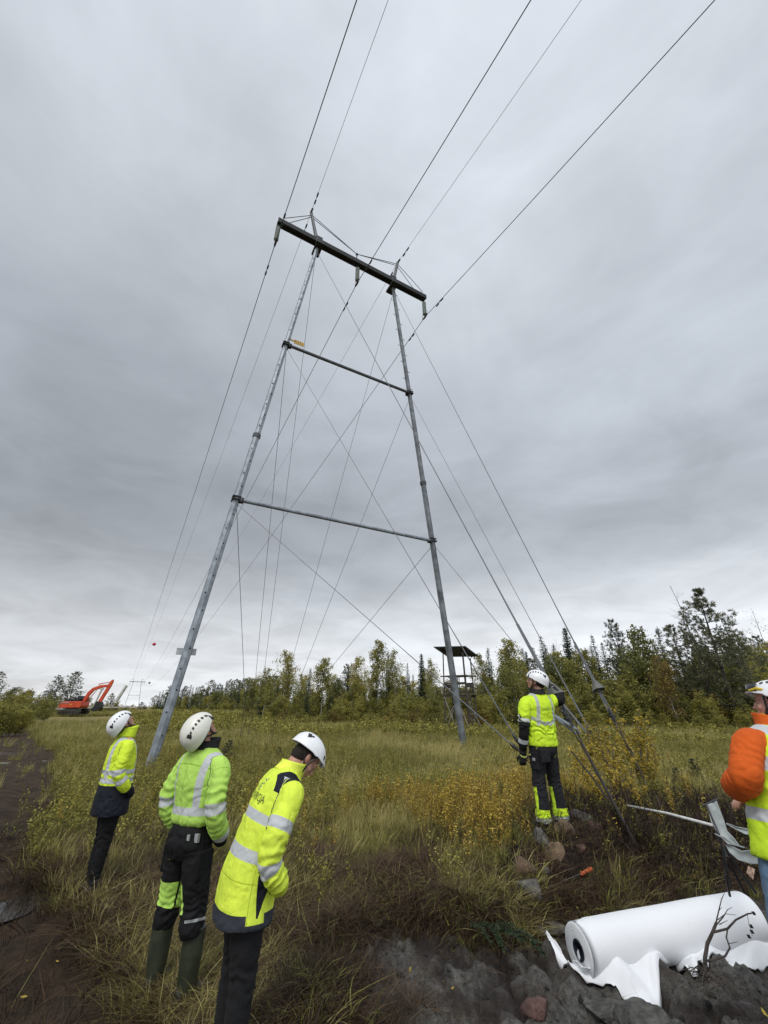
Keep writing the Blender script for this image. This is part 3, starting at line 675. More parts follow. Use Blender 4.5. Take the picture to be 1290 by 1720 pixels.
def pine(h, low=.35, dens=1.0, w=.24):
    tr = MB(); L = LM_(); bend = RNG.normal(size=2) * .03 * h; cen = lambda z: np.array([bend[0] * (z / h) ** 2, bend[1] * (z / h) ** 2, z])
    tr.tube([cen(h * k / 8) for k in range(9)], [h * .015 * (1 - k / 8.5) + .01 for k in range(9)], 7); z = h * low
    while z < h * .98:
        q = z / h; nb = int(RNG.integers(4, 7)); a0 = RNG.uniform(0, 6.28)
        for k in range(nb):
            a = a0 + k * 6.283 / nb + RNG.normal() * .3; r_ = h * w * (math.sin(math.pi * min(1, ((q - low) / (1 - low)) * .72 + .28)) ** .7) * RNG.uniform(.4, 1.15); d = np.array([math.cos(a), math.sin(a), 0]); up = .1 + .6 * q + RNG.normal() * .1
            p = cen(z); e1 = p + (d + ZU * up * .5) * r_ * .55; e2 = e1 + (d + ZU * up) * r_ * .45
            tr.tube([p, e1, e2], [.012 * r_ + .012, .01, .005], 5, cap=False)
            m_ = max(3, int(7 * dens * (.4 + r_)))
            for _ in range(m_):
                t = RNG.uniform(.35, 1.05); c0 = p + (e1 - p) * min(1, t * 2) + (e2 - e1) * max(0, t * 2 - 1) + rvec(1)[0] * r_ * .2 * (1.1 - abs(t - .7)); g = int(15 * dens)
                A_ = rvec(g) + ZU * .35 + d * .3; L.quads(np.repeat(c0[None], g, 0) + rvec(g) * .03, A_ * RNG.uniform(.1, .2, g)[:, None] * (.6 + h / 18), np.cross(A_, rvec(g)) * .016 * (.6 + h / 14))
        z += h * RNG.uniform(.035, .06)
    return tr, L, M_BARK, F_PIN, False
PR = {}
def proto(key, made):
    tr, L, mb, mf, leafy = made
    t = mk('trunk', tr.v, tr.f, mb, smooth=True, doc=False)
    c = L.mesh('crown', mf, leafy) if L is not None else None
    PR[key] = (t.data, c.data if c else None)
    bpy.data.objects.remove(t)
    if c: bpy.data.objects.remove(c)
for i in range(4): proto(('spruce', i), spruce(10, 1.0, (.15, .18, .13, .2)[i], (.05, .03, .15, .02)[i]))
proto(('spruce', 9), spruce(10, 1.6, .17, .03))
for i in range(3): proto(('birch', i), broad(9, 'birch', 3800, .10, (.17, .2, .15)[i], (.3, .25, .4)[i]))
for i in range(2): proto(('yellow', i), broad(8, 'birch', 3600, .10, .2, .15, foliage('pale_yellow_leaves', ((.13, .13, .025), (.22, .20, .035), (.34, .28, .04))) if i == 0 else F_RUS))
for i in range(3): proto(('green', i), broad(8, 'alder', 4600, .11, .22, .12, F_GRN, M_GREY))
for i in range(4): proto(('willow', i), broad(5, 'alder', 5200, .075, .26, .06, F_OLI, M_GREY, .1, 5))
for i in range(2): proto(('rusty', i), broad(4, 'alder', 3800, .065, .28, .06, F_RUS, M_GREY, .1, 5))
for i in range(2): proto(('twiggy', i), broad(10, 'birch', 500, .05, .22, .2, F_OLI, M_GREY, .04, 2))
proto(('dead', 0), broad(11, 'alder', 0, .1, .12, .12, None, M_GREY, .03))
for i in range(2): proto(('pine', i), pine(9, (.3, .12)[i], 1.1))
proto(('pine', 9), pine(11, .16, 1.25, .23))
NAMES = {'spruce': 'spruce_tree', 'birch': 'birch_tree', 'yellow': 'birch_tree', 'green': 'alder_tree', 'willow': 'willow_bush', 'rusty': 'autumn_bush', 'twiggy': 'bare_tree', 'dead': 'dead_tree', 'pine': 'pine_tree'}
BASEH = {'spruce': 10, 'birch': 9, 'yellow': 8, 'green': 8, 'willow': 5, 'rusty': 4, 'twiggy': 10, 'dead': 11, 'pine': 9}
def plant(key, x, y, h, label, group=None, rz=None, wx=1.0, z=None):
    kind, i = key; td, cdat = PR[key]; bh = 11 if key == ('pine', 9) else BASEH[kind]
    s = h / bh; e = empty(NAMES[kind], (x, y, (hz(x, y) if z is None else z) - .05), RNG.uniform(0, 6.28) if rz is None else rz, label=label, cat='bush' if 'bush' in NAMES[kind] else 'tree', group=group)
    e.scale = (s * wx, s * wx, s)
    link(bpy.data.objects.new('trunk', td), e)
    if cdat: link(bpy.data.objects.new('crown', cdat), e)
    return e
def tree_px(key, px, ytop, d, label, group=None, wx=1.0):
    p = atd(px, ytop, d); g = hz(p[0], d); return plant(key, p[0], d, p[2] - g, label, group, None, wx)
PLACES = [(30, 'at the far left beside the muddy track'), (95, 'left of the excavator by the muddy track'), (230, 'behind the excavator'), (330, 'on the horizon near the far tower'), (400, 'at the edge of the far forest by the left leg'), (470, 'left of the feathery birch in the forest edge'), (530, 'around the feathery birch in the forest edge'), (590, 'beside the white-stemmed birch in the forest edge'), (650, 'around the tallest birch of the middle forest'), (705, 'between the tallest birch and the right leg'), (760, 'behind the right leg of the tower'), (820, 'behind the hunting tower'), (870, 'between the hunting tower and the black-sleeved man'), (930, 'above the helmet of the black-sleeved man'), (990, 'behind the guy wires'), (1040, 'behind the grey canvas cone of the rightmost guy'), (1100, 'left of the bare dead tree'), (1150, 'below the bare dead tree'), (1200, 'below the tall ragged pine'), (1250, 'just right of the tall ragged pine'), (9999, 'at the right edge of the forest')]
G1_, G2_ = 'trees of the forest edge', 'bushes along the forest edge'
hero = [
 (('pine', 9), 1168, 990, 34, 'tall ragged dark pine, the tallest crown at the right', 1.0), (('dead', 0), 1131, 980, 35, 'bare dead tree leaning by the tall pine', .9),
 (('twiggy', 0), 1275, 1022, 30, 'sparse bare-twigged tree at the right edge of the forest', 1.0), (('twiggy', 1), 1228, 1048, 33, 'thin twiggy tree just right of the tall pine', 1.0),
 (('pine', 1), 1030, 1040, 44, 'thin pine poking above the forest between the guy wires and the tall pine', .7), (('green', 0), 1070, 1052, 36, 'rounded olive green tree left of the tall pine', .9), (('spruce', 1), 1098, 1052, 40, 'dark pointed spruce just left of the dead tree', .9),
 (('pine', 0), 1125, 1050, 36, 'low dark pine filling the foot of the dead tree', 1.0), (('pine', 1), 1235, 1065, 38, 'dark pine behind the twiggy tree', 1.0),
 (('spruce', 0), 996, 1064, 46, 'slim spruce right of the yoke of guy wires', .9), (('yellow', 1), 1108, 1100, 32, 'orange-tinged birch below the dead tree', .9), (('birch', 0), 975, 1090, 40, 'olive birch behind the guy wires', 1.1),
 (('spruce', 9), 946, 1052, 48, 'tall dark spruce directly behind the guy wires', .9), (('twiggy', 1), 926, 1072, 42, 'pale bare birch beside the spruce behind the guy wires', .8), (('spruce', 2), 915, 1080, 52, 'narrow spruce just left of the tallest spruce behind the guys', 1.0),
 (('spruce', 3), 895, 1086, 54, 'dark twin spruce above the helmet of the man with the black sleeves', .9), (('spruce', 9), 882, 1092, 56, 'dark spruce left of its twin above the same helmet', .7), (('birch', 2), 855, 1074, 46, 'tall airy birch between the hunting tower and the man with the black sleeves', 1.0),
 (('spruce', 1), 816, 1086, 54, 'dark broad spruce right behind the hunting tower roof', .9), (('birch', 0), 803, 1098, 52, 'pale birch partly behind the hunting tower', .8), (('yellow', 0), 757, 1132, 50, 'yellow-green birch behind the hunting tower platform', 1.0),
 (('spruce', 9), 707, 1096, 52, 'dark pointed spruce left of the right leg', .8), (('spruce', 2), 684, 1112, 54, 'short dark spruce second left of the right leg', .7), (('birch', 1), 722, 1108, 50, 'pale airy birch touching the right leg', .7),
 (('birch', 2), 638, 1076, 50, 'tallest slender birch of the middle forest', .8), (('spruce', 2), 653, 1092, 54, 'narrow spruce right of the tallest birch', .8), (('birch', 1), 662, 1092, 52, 'pale birch between two spruces left of the right leg', .7), (('birch', 0), 604, 1102, 50, 'round-topped birch left of the tallest birch', .9), (('twiggy', 0), 618, 1106, 52, 'brownish thin birch beside the round-topped one', .7),
 (('pine', 1), 585, 1115, 60, 'open pine in the middle of the forest edge', .8), (('birch', 2), 541, 1104, 46, 'white-stemmed birch standing forward of the forest', 1.0), (('spruce', 3), 517, 1158, 44, 'low dark green young spruce left of the white-stemmed birch', 1.5), (('spruce', 1), 556, 1168, 43, 'low dark young spruce right of the white-stemmed birch', 1.5),
 (('spruce', 3), 612, 1162, 44, 'bushy dark young spruce below the round-topped birch', 1.4), (('birch', 0), 485, 1092, 52, 'tall feathery birch left of the white-stemmed one', .9), (('yellow', 0), 498, 1165, 42, 'bright yellow-green young birch', 1.3), (('birch', 1), 450, 1122, 50, 'full leafy birch at the left end of the near trees', 1.0), (('twiggy', 1), 520, 1120, 52, 'thin half-bare tree between two birches', .7),
 (('green', 1), 425, 1138, 56, 'dark leafy tree at the left end of the near trees', 1.0), (('green', 2), 570, 1140, 50, 'dark leafy tree right of the white-stemmed birch', .9), (('yellow', 0), 592, 1145, 47, 'yellow birch in front of the open pine', 1.0),
 (('pine', 1), 104, 1134, 82, 'dark pine behind the excavator, the left of two', 1.1), (('pine', 0), 131, 1128, 80, 'taller dark pine behind the excavator boom', 1.2), (('pine', 1), 190, 1164, 95, 'small pine right of the excavator boom', 1.2), (('pine', 0), 2, 1128, 50, 'pine cut off by the left edge of the picture', .8),
 (('pine', 0), 262, 1168, 150, 'small dark pine on the horizon left of the left leg', 1.0),
]
for key, px, yt, d, lab, wx in hero: tree_px(key, px, yt, d, lab, None, wx)
def row(n, x0, x1, yt0, yt1, d0, d1, kinds, lab, group, wx=(.8, 1.2), jit=10):
    """n plants spread over picture columns x0..x1, tops near yt0..yt1"""
    for k in range(n):
        px = x0 + (x1 - x0) * (k + RNG.uniform(-.3, .3) + .5) / n; t = (px - x0) / (x1 - x0); key = kinds[int(RNG.integers(len(kinds)))]
        d = RNG.uniform(d0, d1); yt = yt0 + (yt1 - yt0) * t + RNG.normal() * jit * .6
        if 728 < px < 812 and yt < 1150: yt = 1150 + RNG.uniform(0, 14)
        base = {'spruce': 'dark spruce', 'pine': 'dark pine', 'green': 'dull green leafy tree', 'willow': 'olive willow bush', 'birch': 'olive birch', 'rusty': 'orange-brown autumn bush', 'yellow': 'yellowing birch', 'twiggy': 'half-bare twiggy tree'}[key[0]]
        size = 'tall ' if yt < 1128 else 'low ' if yt > 1172 else ''
        place = next(t for q, t in PLACES if px < q) if 'far' not in lab['spruce'] or px < 230 else ('in ' + lab['spruce'].split(' in ')[-1]) if ' in ' in lab['spruce'] else 'on the horizon near the far tower'
        tree_px(key, px, yt, d, f'{size}{base} {place}', group, RNG.uniform(*wx))
SP4 = [('spruce', i) for i in range(4)]; WI = [('willow', i) for i in range(4)]; GR = [('green', i) for i in range(3)]; BI = [('birch', i) for i in range(3)]
lr = {'spruce': 'dark spruce in the dense wood behind the guy wires', 'green': 'dull green leafy tree in the dense wood behind the guy wires', 'willow': 'olive willow bush at the foot of the wood behind the guy wires', 'birch': 'olive birch in the dense wood behind the guy wires', 'rusty': 'orange autumn bush at the foot of the wood behind the guy wires', 'pine': 'dark pine in the dense wood behind the guy wires', 'yellow': 'yellowing birch in the dense wood behind the guy wires', 'twiggy': 'half-bare thin tree in the wood behind the guy wires'}
row(22, 830, 1400, 1105, 1085, 38, 50, GR + BI + [('spruce', 0), ('pine', 0)], lr, G1_); row(18, 830, 1400, 1128, 1100, 35, 39, GR + WI + [('twiggy', 0), ('birch', 1)], lr, G1_, (.9, 1.3), 14)
row(24, 800, 1420, 1160, 1145, 32, 36, WI + WI + GR + [('rusty', 0)], lr, G2_, (1.0, 1.5), 14)
row(20, 800, 1400, 1195, 1190, 30.5, 32.5, WI + [('rusty', 1), ('twiggy', 0)], lr, G2_, (1.0, 1.6), 8)
lm = {k: v.replace('behind the guy wires', 'left of the hunting tower') for k, v in lr.items()}
row(12, 440, 830, 1124, 1116, 54, 62, SP4, lm, G1_, (.7, .9), 16)
row(20, 830, 1400, 1086, 1062, 52, 62, SP4 + SP4 + [('spruce', 9), ('pine', 1)], lr, G1_, (.8, 1.1), 12)
row(28, 430, 840, 1150, 1138, 62, 80, SP4 + SP4 + BI + GR[:1], lm, G1_, (.9, 1.4), 8); row(16, 440, 840, 1158, 1146, 46, 52, WI + GR + [('birch', 0)], lm, G1_, (1.2, 1.7), 8)
row(22, 440, 830, 1135, 1130, 60, 75, SP4 + BI + [('pine', 0)], lm, G1_, jit=9); row(16, 440, 830, 1150, 1150, 50, 58, GR + BI + [('spruce', 1)], lm, G1_, (.9, 1.3))
row(16, 560, 850, 1172, 1158, 40, 47, WI + WI + [('yellow', 0)], lm, G2_, (1.1, 1.5), 7); row(14, 430, 850, 1190, 1186, 38, 44, WI + [('rusty', 0)], lm, G2_, (1.2, 1.8), 6)
row(8, 590, 780, 1196, 1192, 36, 39, WI + [('rusty', 0), ('rusty', 1)], lm, G2_, (1.2, 1.8), 5)
lf = {'spruce': 'tiny spruce in the far forest left of the near trees', 'pine': 'tiny pine in the far forest left of the near trees', 'green': 'tiny leafy tree in the far forest left of the near trees', 'willow': 'low bush before the far forest', 'birch': 'tiny birch in the far forest left of the near trees', 'rusty': 'low autumn bush before the far forest', 'yellow': 'tiny yellowing birch in the far forest'}
row(44, 268, 470, 1164, 1132, 125, 150, SP4 + [('pine', 0), ('pine', 1)], lf, G1_, jit=5); row(26, 285, 470, 1172, 1150, 105, 125, SP4 + GR + BI, lf, G1_, (.9, 1.4), 5)
row(16, 280, 470, 1182, 1178, 88, 105, WI + GR[:1] + [('yellow', 0)], lf, G2_, (1.2, 2.0), 4)
ll = {k: v for k, v in {'willow': 'yellow-green willow bush beside the muddy track on the left', 'rusty': 'orange bush beside the muddy track on the left', 'birch': 'young birch beside the muddy track on the left', 'pine': 'small pine behind the bushes by the track', 'green': 'dull green bush beside the muddy track on the left', 'yellow': 'yellow young birch beside the muddy track on the left', 'spruce': 'small spruce behind the bushes by the track', 'twiggy': 'half-bare thin tree behind the bushes by the track'}.items()}
row(14, -120, 95, 1150, 1170, 46, 60, WI + WI + [('rusty', 0), ('birch', 1)], ll, G2_, (1.1, 1.7), 6); row(10, -120, 60, 1168, 1182, 34, 42, WI + [('rusty', 1), ('yellow', 0)], ll, G2_, (1.2, 1.8), 6)
row(12, -100, 100, 1148, 1162, 64, 80, GR + [('pine', 0), ('pine', 1), ('twiggy', 0)], ll, G1_, (.9, 1.3), 8); row(10, 90, 215, 1170, 1180, 86, 100, GR + WI + [('pine', 1)], ll, G2_, (1, 1.5), 5)
row(12, -100, 62, 1166, 1184, 27, 36, WI, ll, G2_, (1.0, 1.5), 5)
row(14, 165, 300, 1184, 1180, 130, 160, WI + GR + [('pine', 1)], {k: 'low dark scrub on the horizon near the far tower' for k in lf}, G2_, (1, 1.6), 3)
# ------------------------------------------------------------------ ground cover (instanced stuff)
def scatter(name, protos, P, rot, scl, idx, tint, label, cat):
    col = bpy.data.collections.new(name + '_kinds')
    for i, p in enumerate(protos): p.name = f'{name}_kind'; col.objects.link(p)
    order = {p.name: i for i, p in enumerate(protos)}; names = sorted(order); remap = np.zeros(len(protos), int)
    for j, n in enumerate(names): remap[order[n]] = j
    me = bpy.data.meshes.new(name); me.vertices.add(len(P)); me.vertices.foreach_set('co', np.asarray(P, np.float32).ravel())
    for k, ty, a in (('rot', 'FLOAT_VECTOR', rot), ('scl', 'FLOAT', scl), ('tint', 'FLOAT', tint)):
        at = me.attributes.new(k, ty, 'POINT'); at.data.foreach_set('vector' if ty == 'FLOAT_VECTOR' else 'value', np.asarray(a, np.float32).ravel())
    at = me.attributes.new('idx', 'INT', 'POINT'); at.data.foreach_set('value', remap[np.asarray(idx, int)].astype(np.int32))
    o = bpy.data.objects.new(name, me); link(o); tag(o, label, cat, kind='stuff')
    ng = bpy.data.node_groups.new(name, 'GeometryNodeTree'); ng.interface.new_socket('Geometry', in_out='INPUT', socket_type='NodeSocketGeometry'); ng.interface.new_socket('Geometry', in_out='OUTPUT', socket_type='NodeSocketGeometry')
    N = ng.nodes; gi = N.new('NodeGroupInput'); go = N.new('NodeGroupOutput'); ip = N.new('GeometryNodeInstanceOnPoints'); ci = N.new('GeometryNodeCollectionInfo')
    ci.inputs['Collection'].default_value = col; ci.inputs['Separate Children'].default_value = True; ci.inputs['Reset Children'].default_value = True
    def na(n, t):
        q = N.new('GeometryNodeInputNamedAttribute'); q.data_type = t; q.inputs['Name'].default_value = n; return q.outputs['Attribute']
    ng.links.new(gi.outputs[0], ip.inputs['Points']); ng.links.new(ci.outputs[0], ip.inputs['Instance']); ip.inputs['Pick Instance'].default_value = True
    ng.links.new(na('idx', 'INT'), ip.inputs['Instance Index']); ng.links.new(na('rot', 'FLOAT_VECTOR'), ip.inputs['Rotation']); ng.links.new(na('scl', 'FLOAT'), ip.inputs['Scale'])
    ng.links.new(ip.outputs[0], go.inputs[0]); md = o.modifiers.new('scatter', 'NODES'); md.node_group = ng
    return o
def blades(n, h, w, spread, lean, seg=4, flat=0, droop=.5, wind=(0, 0)):
    """a tuft: n curved tapering blades"""
    vs, fs, rn = [], [], []
    for k in range(n):
        a = RNG.uniform(0, 6.283); r0 = abs(RNG.normal()) * spread; b0 = np.array([math.cos(a) * r0, math.sin(a) * r0, -.02]); hh = h * RNG.uniform(.5, 1.15)
        a2 = a + RNG.normal() * .8; d = np.array([math.cos(a2), math.sin(a2), 0]) * lean * RNG.uniform(.3, 1.4) + np.array([wind[0], wind[1], 0]); d /= max(1, np.linalg.norm(d)) 
        sd_ = np.array([-math.sin(a2 + 1), math.cos(a2 + 1), 0]); ww = w * RNG.uniform(.6, 1.3); q = RNG.random(); base = len(vs)
        for s in range(seg + 1):
            t = s / seg; bend = d * (t ** 1.6) * hh * (.5 + flat); z = hh * (t * (1 - flat * .85) - droop * np.linalg.norm(d) * t ** 2.6)
            p = b0 + bend + np.array([0, 0, z]); wd = ww * (1 - t ** 1.7) + .0006
            if s < seg: vs += [p - sd_ * wd, p + sd_ * wd]; rn += [q, q]
            else: vs.append(p); rn.append(q)
        for s in range(seg - 1): fs.append((base + 2 * s, base + 2 * s + 1, base + 2 * s + 3, base + 2 * s + 2))
        fs.append((base + 2 * seg - 2, base + 2 * seg - 1, base + 2 * seg))
    return vs, fs, rn
def tuft(mat, *a, **k):
    vs, fs, rn = blades(*a, **k); return mk('tuft', vs, fs, mat, attrs={'rnd': ('FLOAT', rn)}, doc=False)
def herb(mat, n=3, h=.4, leaf=.028, per=12, stem=.0022, wide=.55, droop=0):
    """sprigs: thin stems carrying oval leaves"""
    vs, fs, rn = [], [], []
    for k in range(n):
        a = RNG.uniform(0, 6.283); d = np.array([math.cos(a), math.sin(a), 0]) * RNG.uniform(.05, .35); hh = h * RNG.uniform(.6, 1.1); p0 = np.array([RNG.normal() * .05, RNG.normal() * .05, 0]); 
        C = [p0 + d * hh * t ** 1.5 + ZU * hh * t for t in (0, .35, .7, 1)]
        for i in range(3):
            for sx in ((1, 0, 0), (0, 1, 0)):
                s_ = np.array(sx) * stem; b = len(vs); vs += [C[i] - s_, C[i] + s_, C[i + 1] + s_ * .7, C[i + 1] - s_ * .7]; fs.append((b, b + 1, b + 2, b + 3)); rn += [0.02] * 4
        for j in range(per):
            t = RNG.uniform(.25, 1.02); c = p0 + d * hh * t ** 1.5 + ZU * hh * t; a_ = RNG.uniform(0, 6.283); L = leaf * RNG.uniform(.6, 1.25); o = np.array([math.cos(a_), math.sin(a_), RNG.uniform(-.5, .8) - droop]); o /= np.linalg.norm(o)
            sd_ = np.cross(o, rvec(1)[0]); sd_ /= np.linalg.norm(sd_); nn = np.cross(o, sd_); q = RNG.random(); b = len(vs); c = c + o * L * .3
            vs += [c, c + o * L * .5 + sd_ * L * wide + nn * L * .12, c + o * L * 1.7 , c + o * L * .6 - sd_ * L * wide + nn * L * .12, c + o * L * 1.1 + sd_ * L * wide * .7, c + o * L * 1.15 - sd_ * L * wide * .7]
            fs += [(b, b + 1, b + 4, b + 2, b + 5, b + 3)]; rn += [q] * 6
    return mk('sprig', vs, fs, mat, attrs={'rnd': ('FLOAT', rn)}, doc=False)
I_SEDGE = foliage('sedge_blades', ((.13, .115, .036), (.32, .285, .088), (.60, .50, .23)), True, trans=.15)
I_GREEN = foliage('green_blades', ((.08, .085, .025), (.20, .21, .05), (.38, .35, .10)), True, trans=.15)
I_DRY = foliage('dry_blades', ((.018, .010, .006), (.065, .038, .020), (.24, .155, .085)), True, trans=0)
I_TWIG = foliage('dead_twigs', ((.012, .008, .006), (.035, .022, .016), (.11, .08, .06)), True, trans=0)
I_LEAF = foliage('herb_leaves', ((.09, .09, .025), (.26, .245, .052), (.50, .43, .11)), True, trans=.2)
I_AUT = foliage('autumn_leaves', ((.18, .11, .028), (.44, .31, .055), (.68, .52, .10)), True, trans=.2)
def pts(n, rmin, rmax, keep, power=1.0, amax=56):
    """points in the visible wedge (and a margin), denser near the camera"""
    u = RNG.random(n); r = (rmin ** power + u * (rmax ** power - rmin ** power)) ** (1 / power); a = np.radians(RNG.uniform(-amax, amax, n))
    x, y = np.sin(a) * r, np.cos(a) * r; k = keep(x, y, r); return x[k], y[k], r[k]
def fieldnoise(x, y, s, o=3): return fbm(np.stack([x * s, y * s, x * 0 + 5.5], 1), o)
def keep_grass(thr=0.0):
    def f(x, y, r):
        pit, soil, trk = masks(x, y); pr = (1 - pit) ** 2 * (1 - trk * .985) * (1 - soil * .90); return RNG.random(len(x)) < pr
    return f
def emit(name, protos, x, y, scl, idx, tint, label, cat, tilt=.12, sink=.0):
    z = hgt(x, y) - sink; n = len(x); rot = np.stack([RNG.normal(size=n) * tilt, RNG.normal(size=n) * tilt, RNG.uniform(0, 6.283, n)], 1)
    return scatter(name, protos, np.stack([x, y, z], 1), rot, scl, idx, np.clip(tint, 0, 1), label, cat)
# tall sedge of the field
sed = [tuft(I_SEDGE, 26, .50, .0035, .07, .55, droop=.35) for _ in range(3)] + [tuft(I_SEDGE, 30, .36, .0035, .09, .9, droop=.55) for _ in range(2)] + [tuft(I_GREEN, 26, .40, .0045, .08, .8, droop=.5) for _ in range(2)]
x, y, r = pts(60000, 4.6, 30, keep_grass(), 1.55)
k = RNG.random(len(x)) < np.where((r < 7.2) & (x < .6), sstep(r, 5.4, 7.4) * .9 + .03, 1) * np.where((x < -2.3) & (r < 12), .55, 1); x, y, r = x[k], y[k], r[k]
g = fieldnoise(x, y, .35); idx = np.where(fieldnoise(x, y, .6) + RNG.normal(size=len(x)) * .12 > .57, RNG.integers(5, 7, len(x)), RNG.integers(0, 5, len(x)))
emit('sedge', sed, x, y, RNG.uniform(.55, 1.15, len(x)) * np.clip(.6 + (r - 5) * .03, .55, .95), idx, g * 2.4 - .7 + RNG.normal(size=len(x)) * .15, 'olive and straw coloured sedge grass covering the open field', 'grass')
# far field: wider blades, fewer
fw = [tuft(I_SEDGE, 22, .55, .010, .16, .6, droop=.3, seg=3) for _ in range(3)] + [tuft(I_GREEN, 22, .5, .011, .16, .6, droop=.3, seg=3) for _ in range(2)]
x, y, r = pts(46000, 26, 130, keep_grass(), 1.2, 50); az = np.degrees(np.arctan2(x, y)); k = ~((az > -37.5) & (az < -30.5) & (r > 52) & (r < 80)); x, y, r = x[k], y[k], r[k]; g = fieldnoise(x, y, .12)
emit('far_grass', fw, x, y, RNG.uniform(.6, 1.1, len(x)) * (1 + (r - 26) / 160), RNG.integers(0, 5, len(x)), g * 2.6 - .75 + RNG.normal(size=len(x)) * .15, 'straw coloured grass of the far field in front of the forest', 'grass')
# trampled brown grass near the people and on the bank
fl_ = [tuft(I_DRY, 34, .42, .0028, .10, 1.3, flat=.75, droop=.12, wind=(.5, .25)) for _ in range(4)] + [tuft(I_SEDGE, 22, .36, .0026, .09, 1.2, flat=.55, droop=.2, wind=(.4, .2)) for _ in range(2)]
x, y, r = pts(30000, 2.6, 12, lambda x, y, r: keep_grass()(x, y, r) & (masks(x + .2, y)[2] < .5), 1.3, 62); w_ = fieldnoise(x, y, .8)
k = (r < 7.5 + 6 * (w_ - .5)) | (x < -2.5) ; x, y, r, w_ = x[k], y[k], r[k], w_[k]
idx = np.where(w_ + RNG.normal(size=len(x)) * .12 > .66, RNG.integers(4, 6, len(x)), RNG.integers(0, 4, len(x)))
o = emit('trampled_grass', fl_, x, y, RNG.uniform(.5, 1.1, len(x)), idx, fieldnoise(x, y, .7) * 1.6 - .5 + RNG.normal(size=len(x)) * .15, 'flattened brown grass trampled around the people', 'grass', .15)
# fringe overhanging the clay pit
t = RNG.uniform(-.6, 3.0, 1700); x = t; y = np.interp(t, PE[:, 0], PE[:, 1]) + RNG.normal(size=len(t)) * .12 + .12; k = (x < 1.5) | (RNG.random(len(x)) < .25); x, y = x[k], y[k]
x2 = -.45 + RNG.normal(size=700) * .12; y2 = RNG.uniform(3.3, 4.7, 700); x, y = np.concatenate([x, x2]), np.concatenate([y, y2])
fr = [tuft(I_DRY, 26, .30, .003, .08, 1.3, flat=.5, droop=.6) for _ in range(3)] + [tuft(I_GREEN, 22, .26, .0035, .07, 1.2, flat=.3, droop=.6) for _ in range(2)]
emit('edge_grass', fr, x, y, RNG.uniform(.6, 1.2, len(x)), RNG.choice(5, len(x), p=[.31, .31, .28, .05, .05]), RNG.uniform(0, .5, len(x)), 'grass hanging over the edge of the dug clay pit', 'grass', .25)
# low leafy herbs
hb_ = [herb(I_LEAF, 3, .42, .020, 13) for _ in range(3)] + [herb(I_LEAF, 4, .28, .017, 11) for _ in range(2)] + [herb(I_AUT, 3, .5, .018, 18, wide=.35) for _ in range(2)]
x, y, r = pts(30000, 4.2, 26, keep_grass(), 1.5); g = fieldnoise(x, y, .8); p_ = sstep(g + RNG.normal(size=len(x)) * .05, .48, .60) * .95 + .04 + .5 * (x < -1) * (r > 7); p_ = p_ * np.where((x < .6) | (y < 5.2), sstep(r + (g - .5) * 3, 5.2, 7.8) * .93 + .03, .5 + .5 * sstep(r, 5, 7)) * np.where(x < -1.2, sstep(r, 6, 10), 1); k = RNG.random(len(x)) < p_; x, y, r, g = x[k], y[k], r[k], g[k]
au = fieldnoise(x, y, .45) * .6 + .25 * np.exp(-((x - 1.6) ** 2 + (y - 7.5) ** 2) / 5) + RNG.normal(size=len(x)) * .05
idx = np.where(au > .47, RNG.integers(5, 7, len(x)), RNG.integers(0, 5, len(x)))
emit('leafy_herbs', hb_, x, y, RNG.uniform(.6, 1.2, len(x)), idx, RNG.uniform(0, 1, len(x)), 'low leafy plants with small yellow-green leaves among the grass', 'herbs')
x, y, r = pts(16000, 24, 75, keep_grass(), 1.2, 50); hf = [herb(I_LEAF, 4, .55, .045, 16) for _ in range(3)]; g = fieldnoise(x, y, .25); k = (g > .5) & (np.degrees(np.arctan2(x, y)) > -30); x, y, r = x[k], y[k], r[k]
emit('far_herbs', hf, x, y, RNG.uniform(.7, 1.3, len(x)) * (1 + (r - 24) / 80), RNG.integers(0, 3, len(x)), RNG.uniform(.1, .9, len(x)), 'yellowish leafy plants dotted over the far field', 'herbs')
# fallen leaves, straw and root scraps on bare ground
lv = []
for _ in range(3):
    b = MB(); s_ = .022; b.add([(0, 0, .002), (s_ * .5, s_ * .45, .006), (s_ * 1.3, s_ * .35, .004), (s_ * 1.9, 0, .01), (s_ * 1.3, -s_ * .35, .006), (s_ * .5, -s_ * .45, .003)], [(0, 5, 4, 3, 2, 1)]); lv.append(mk('leaf', b.v, b.f, I_AUT, attrs={'rnd': ('FLOAT', [RNG.uniform(.2, 1)] * 6)}, doc=False))
x, y, r = pts(1500, 2.8, 10, lambda x, y, r: RNG.random(len(x)) < .15 + masks(x, y)[1] * .8, 1.4, 62)
emit('fallen_leaves', lv, x, y, RNG.uniform(.5, 1.3, len(x)), RNG.integers(0, 3, len(x)), RNG.random(len(x)), 'small yellow and brown leaves fallen on the ground', 'leaves', .5, -.012)
tw_ = [tuft(I_TWIG, 9, .24, .0026, .12, 1.2, droop=.1) for _ in range(2)]
br_ = [tuft(I_TWIG, 26, .42, .0034, .16, 1.1, droop=.25) for _ in range(3)] + [herb(I_TWIG, 5, .42, .010, 10) for _ in range(2)] + [herb(I_LEAF, 4, .32, .016, 9) for _ in range(1)]
clear_ = lambda x, y: (((x - 1.95) / .55) ** 2 + ((y - 5.3) / .42) ** 2 > 1) & (((x - 1.45) / .38) ** 2 + ((y - 5.0) / .42) ** 2 > 1)
x, y, r = pts(8000, 4.8, 9.5, lambda x, y, r: (RNG.random(len(x)) < masks(x, y)[1] * (x > 1.5) * .8 * sstep(fieldnoise(x, y, 1.6), .36, .52)) & clear_(x, y), 1.3, 50)
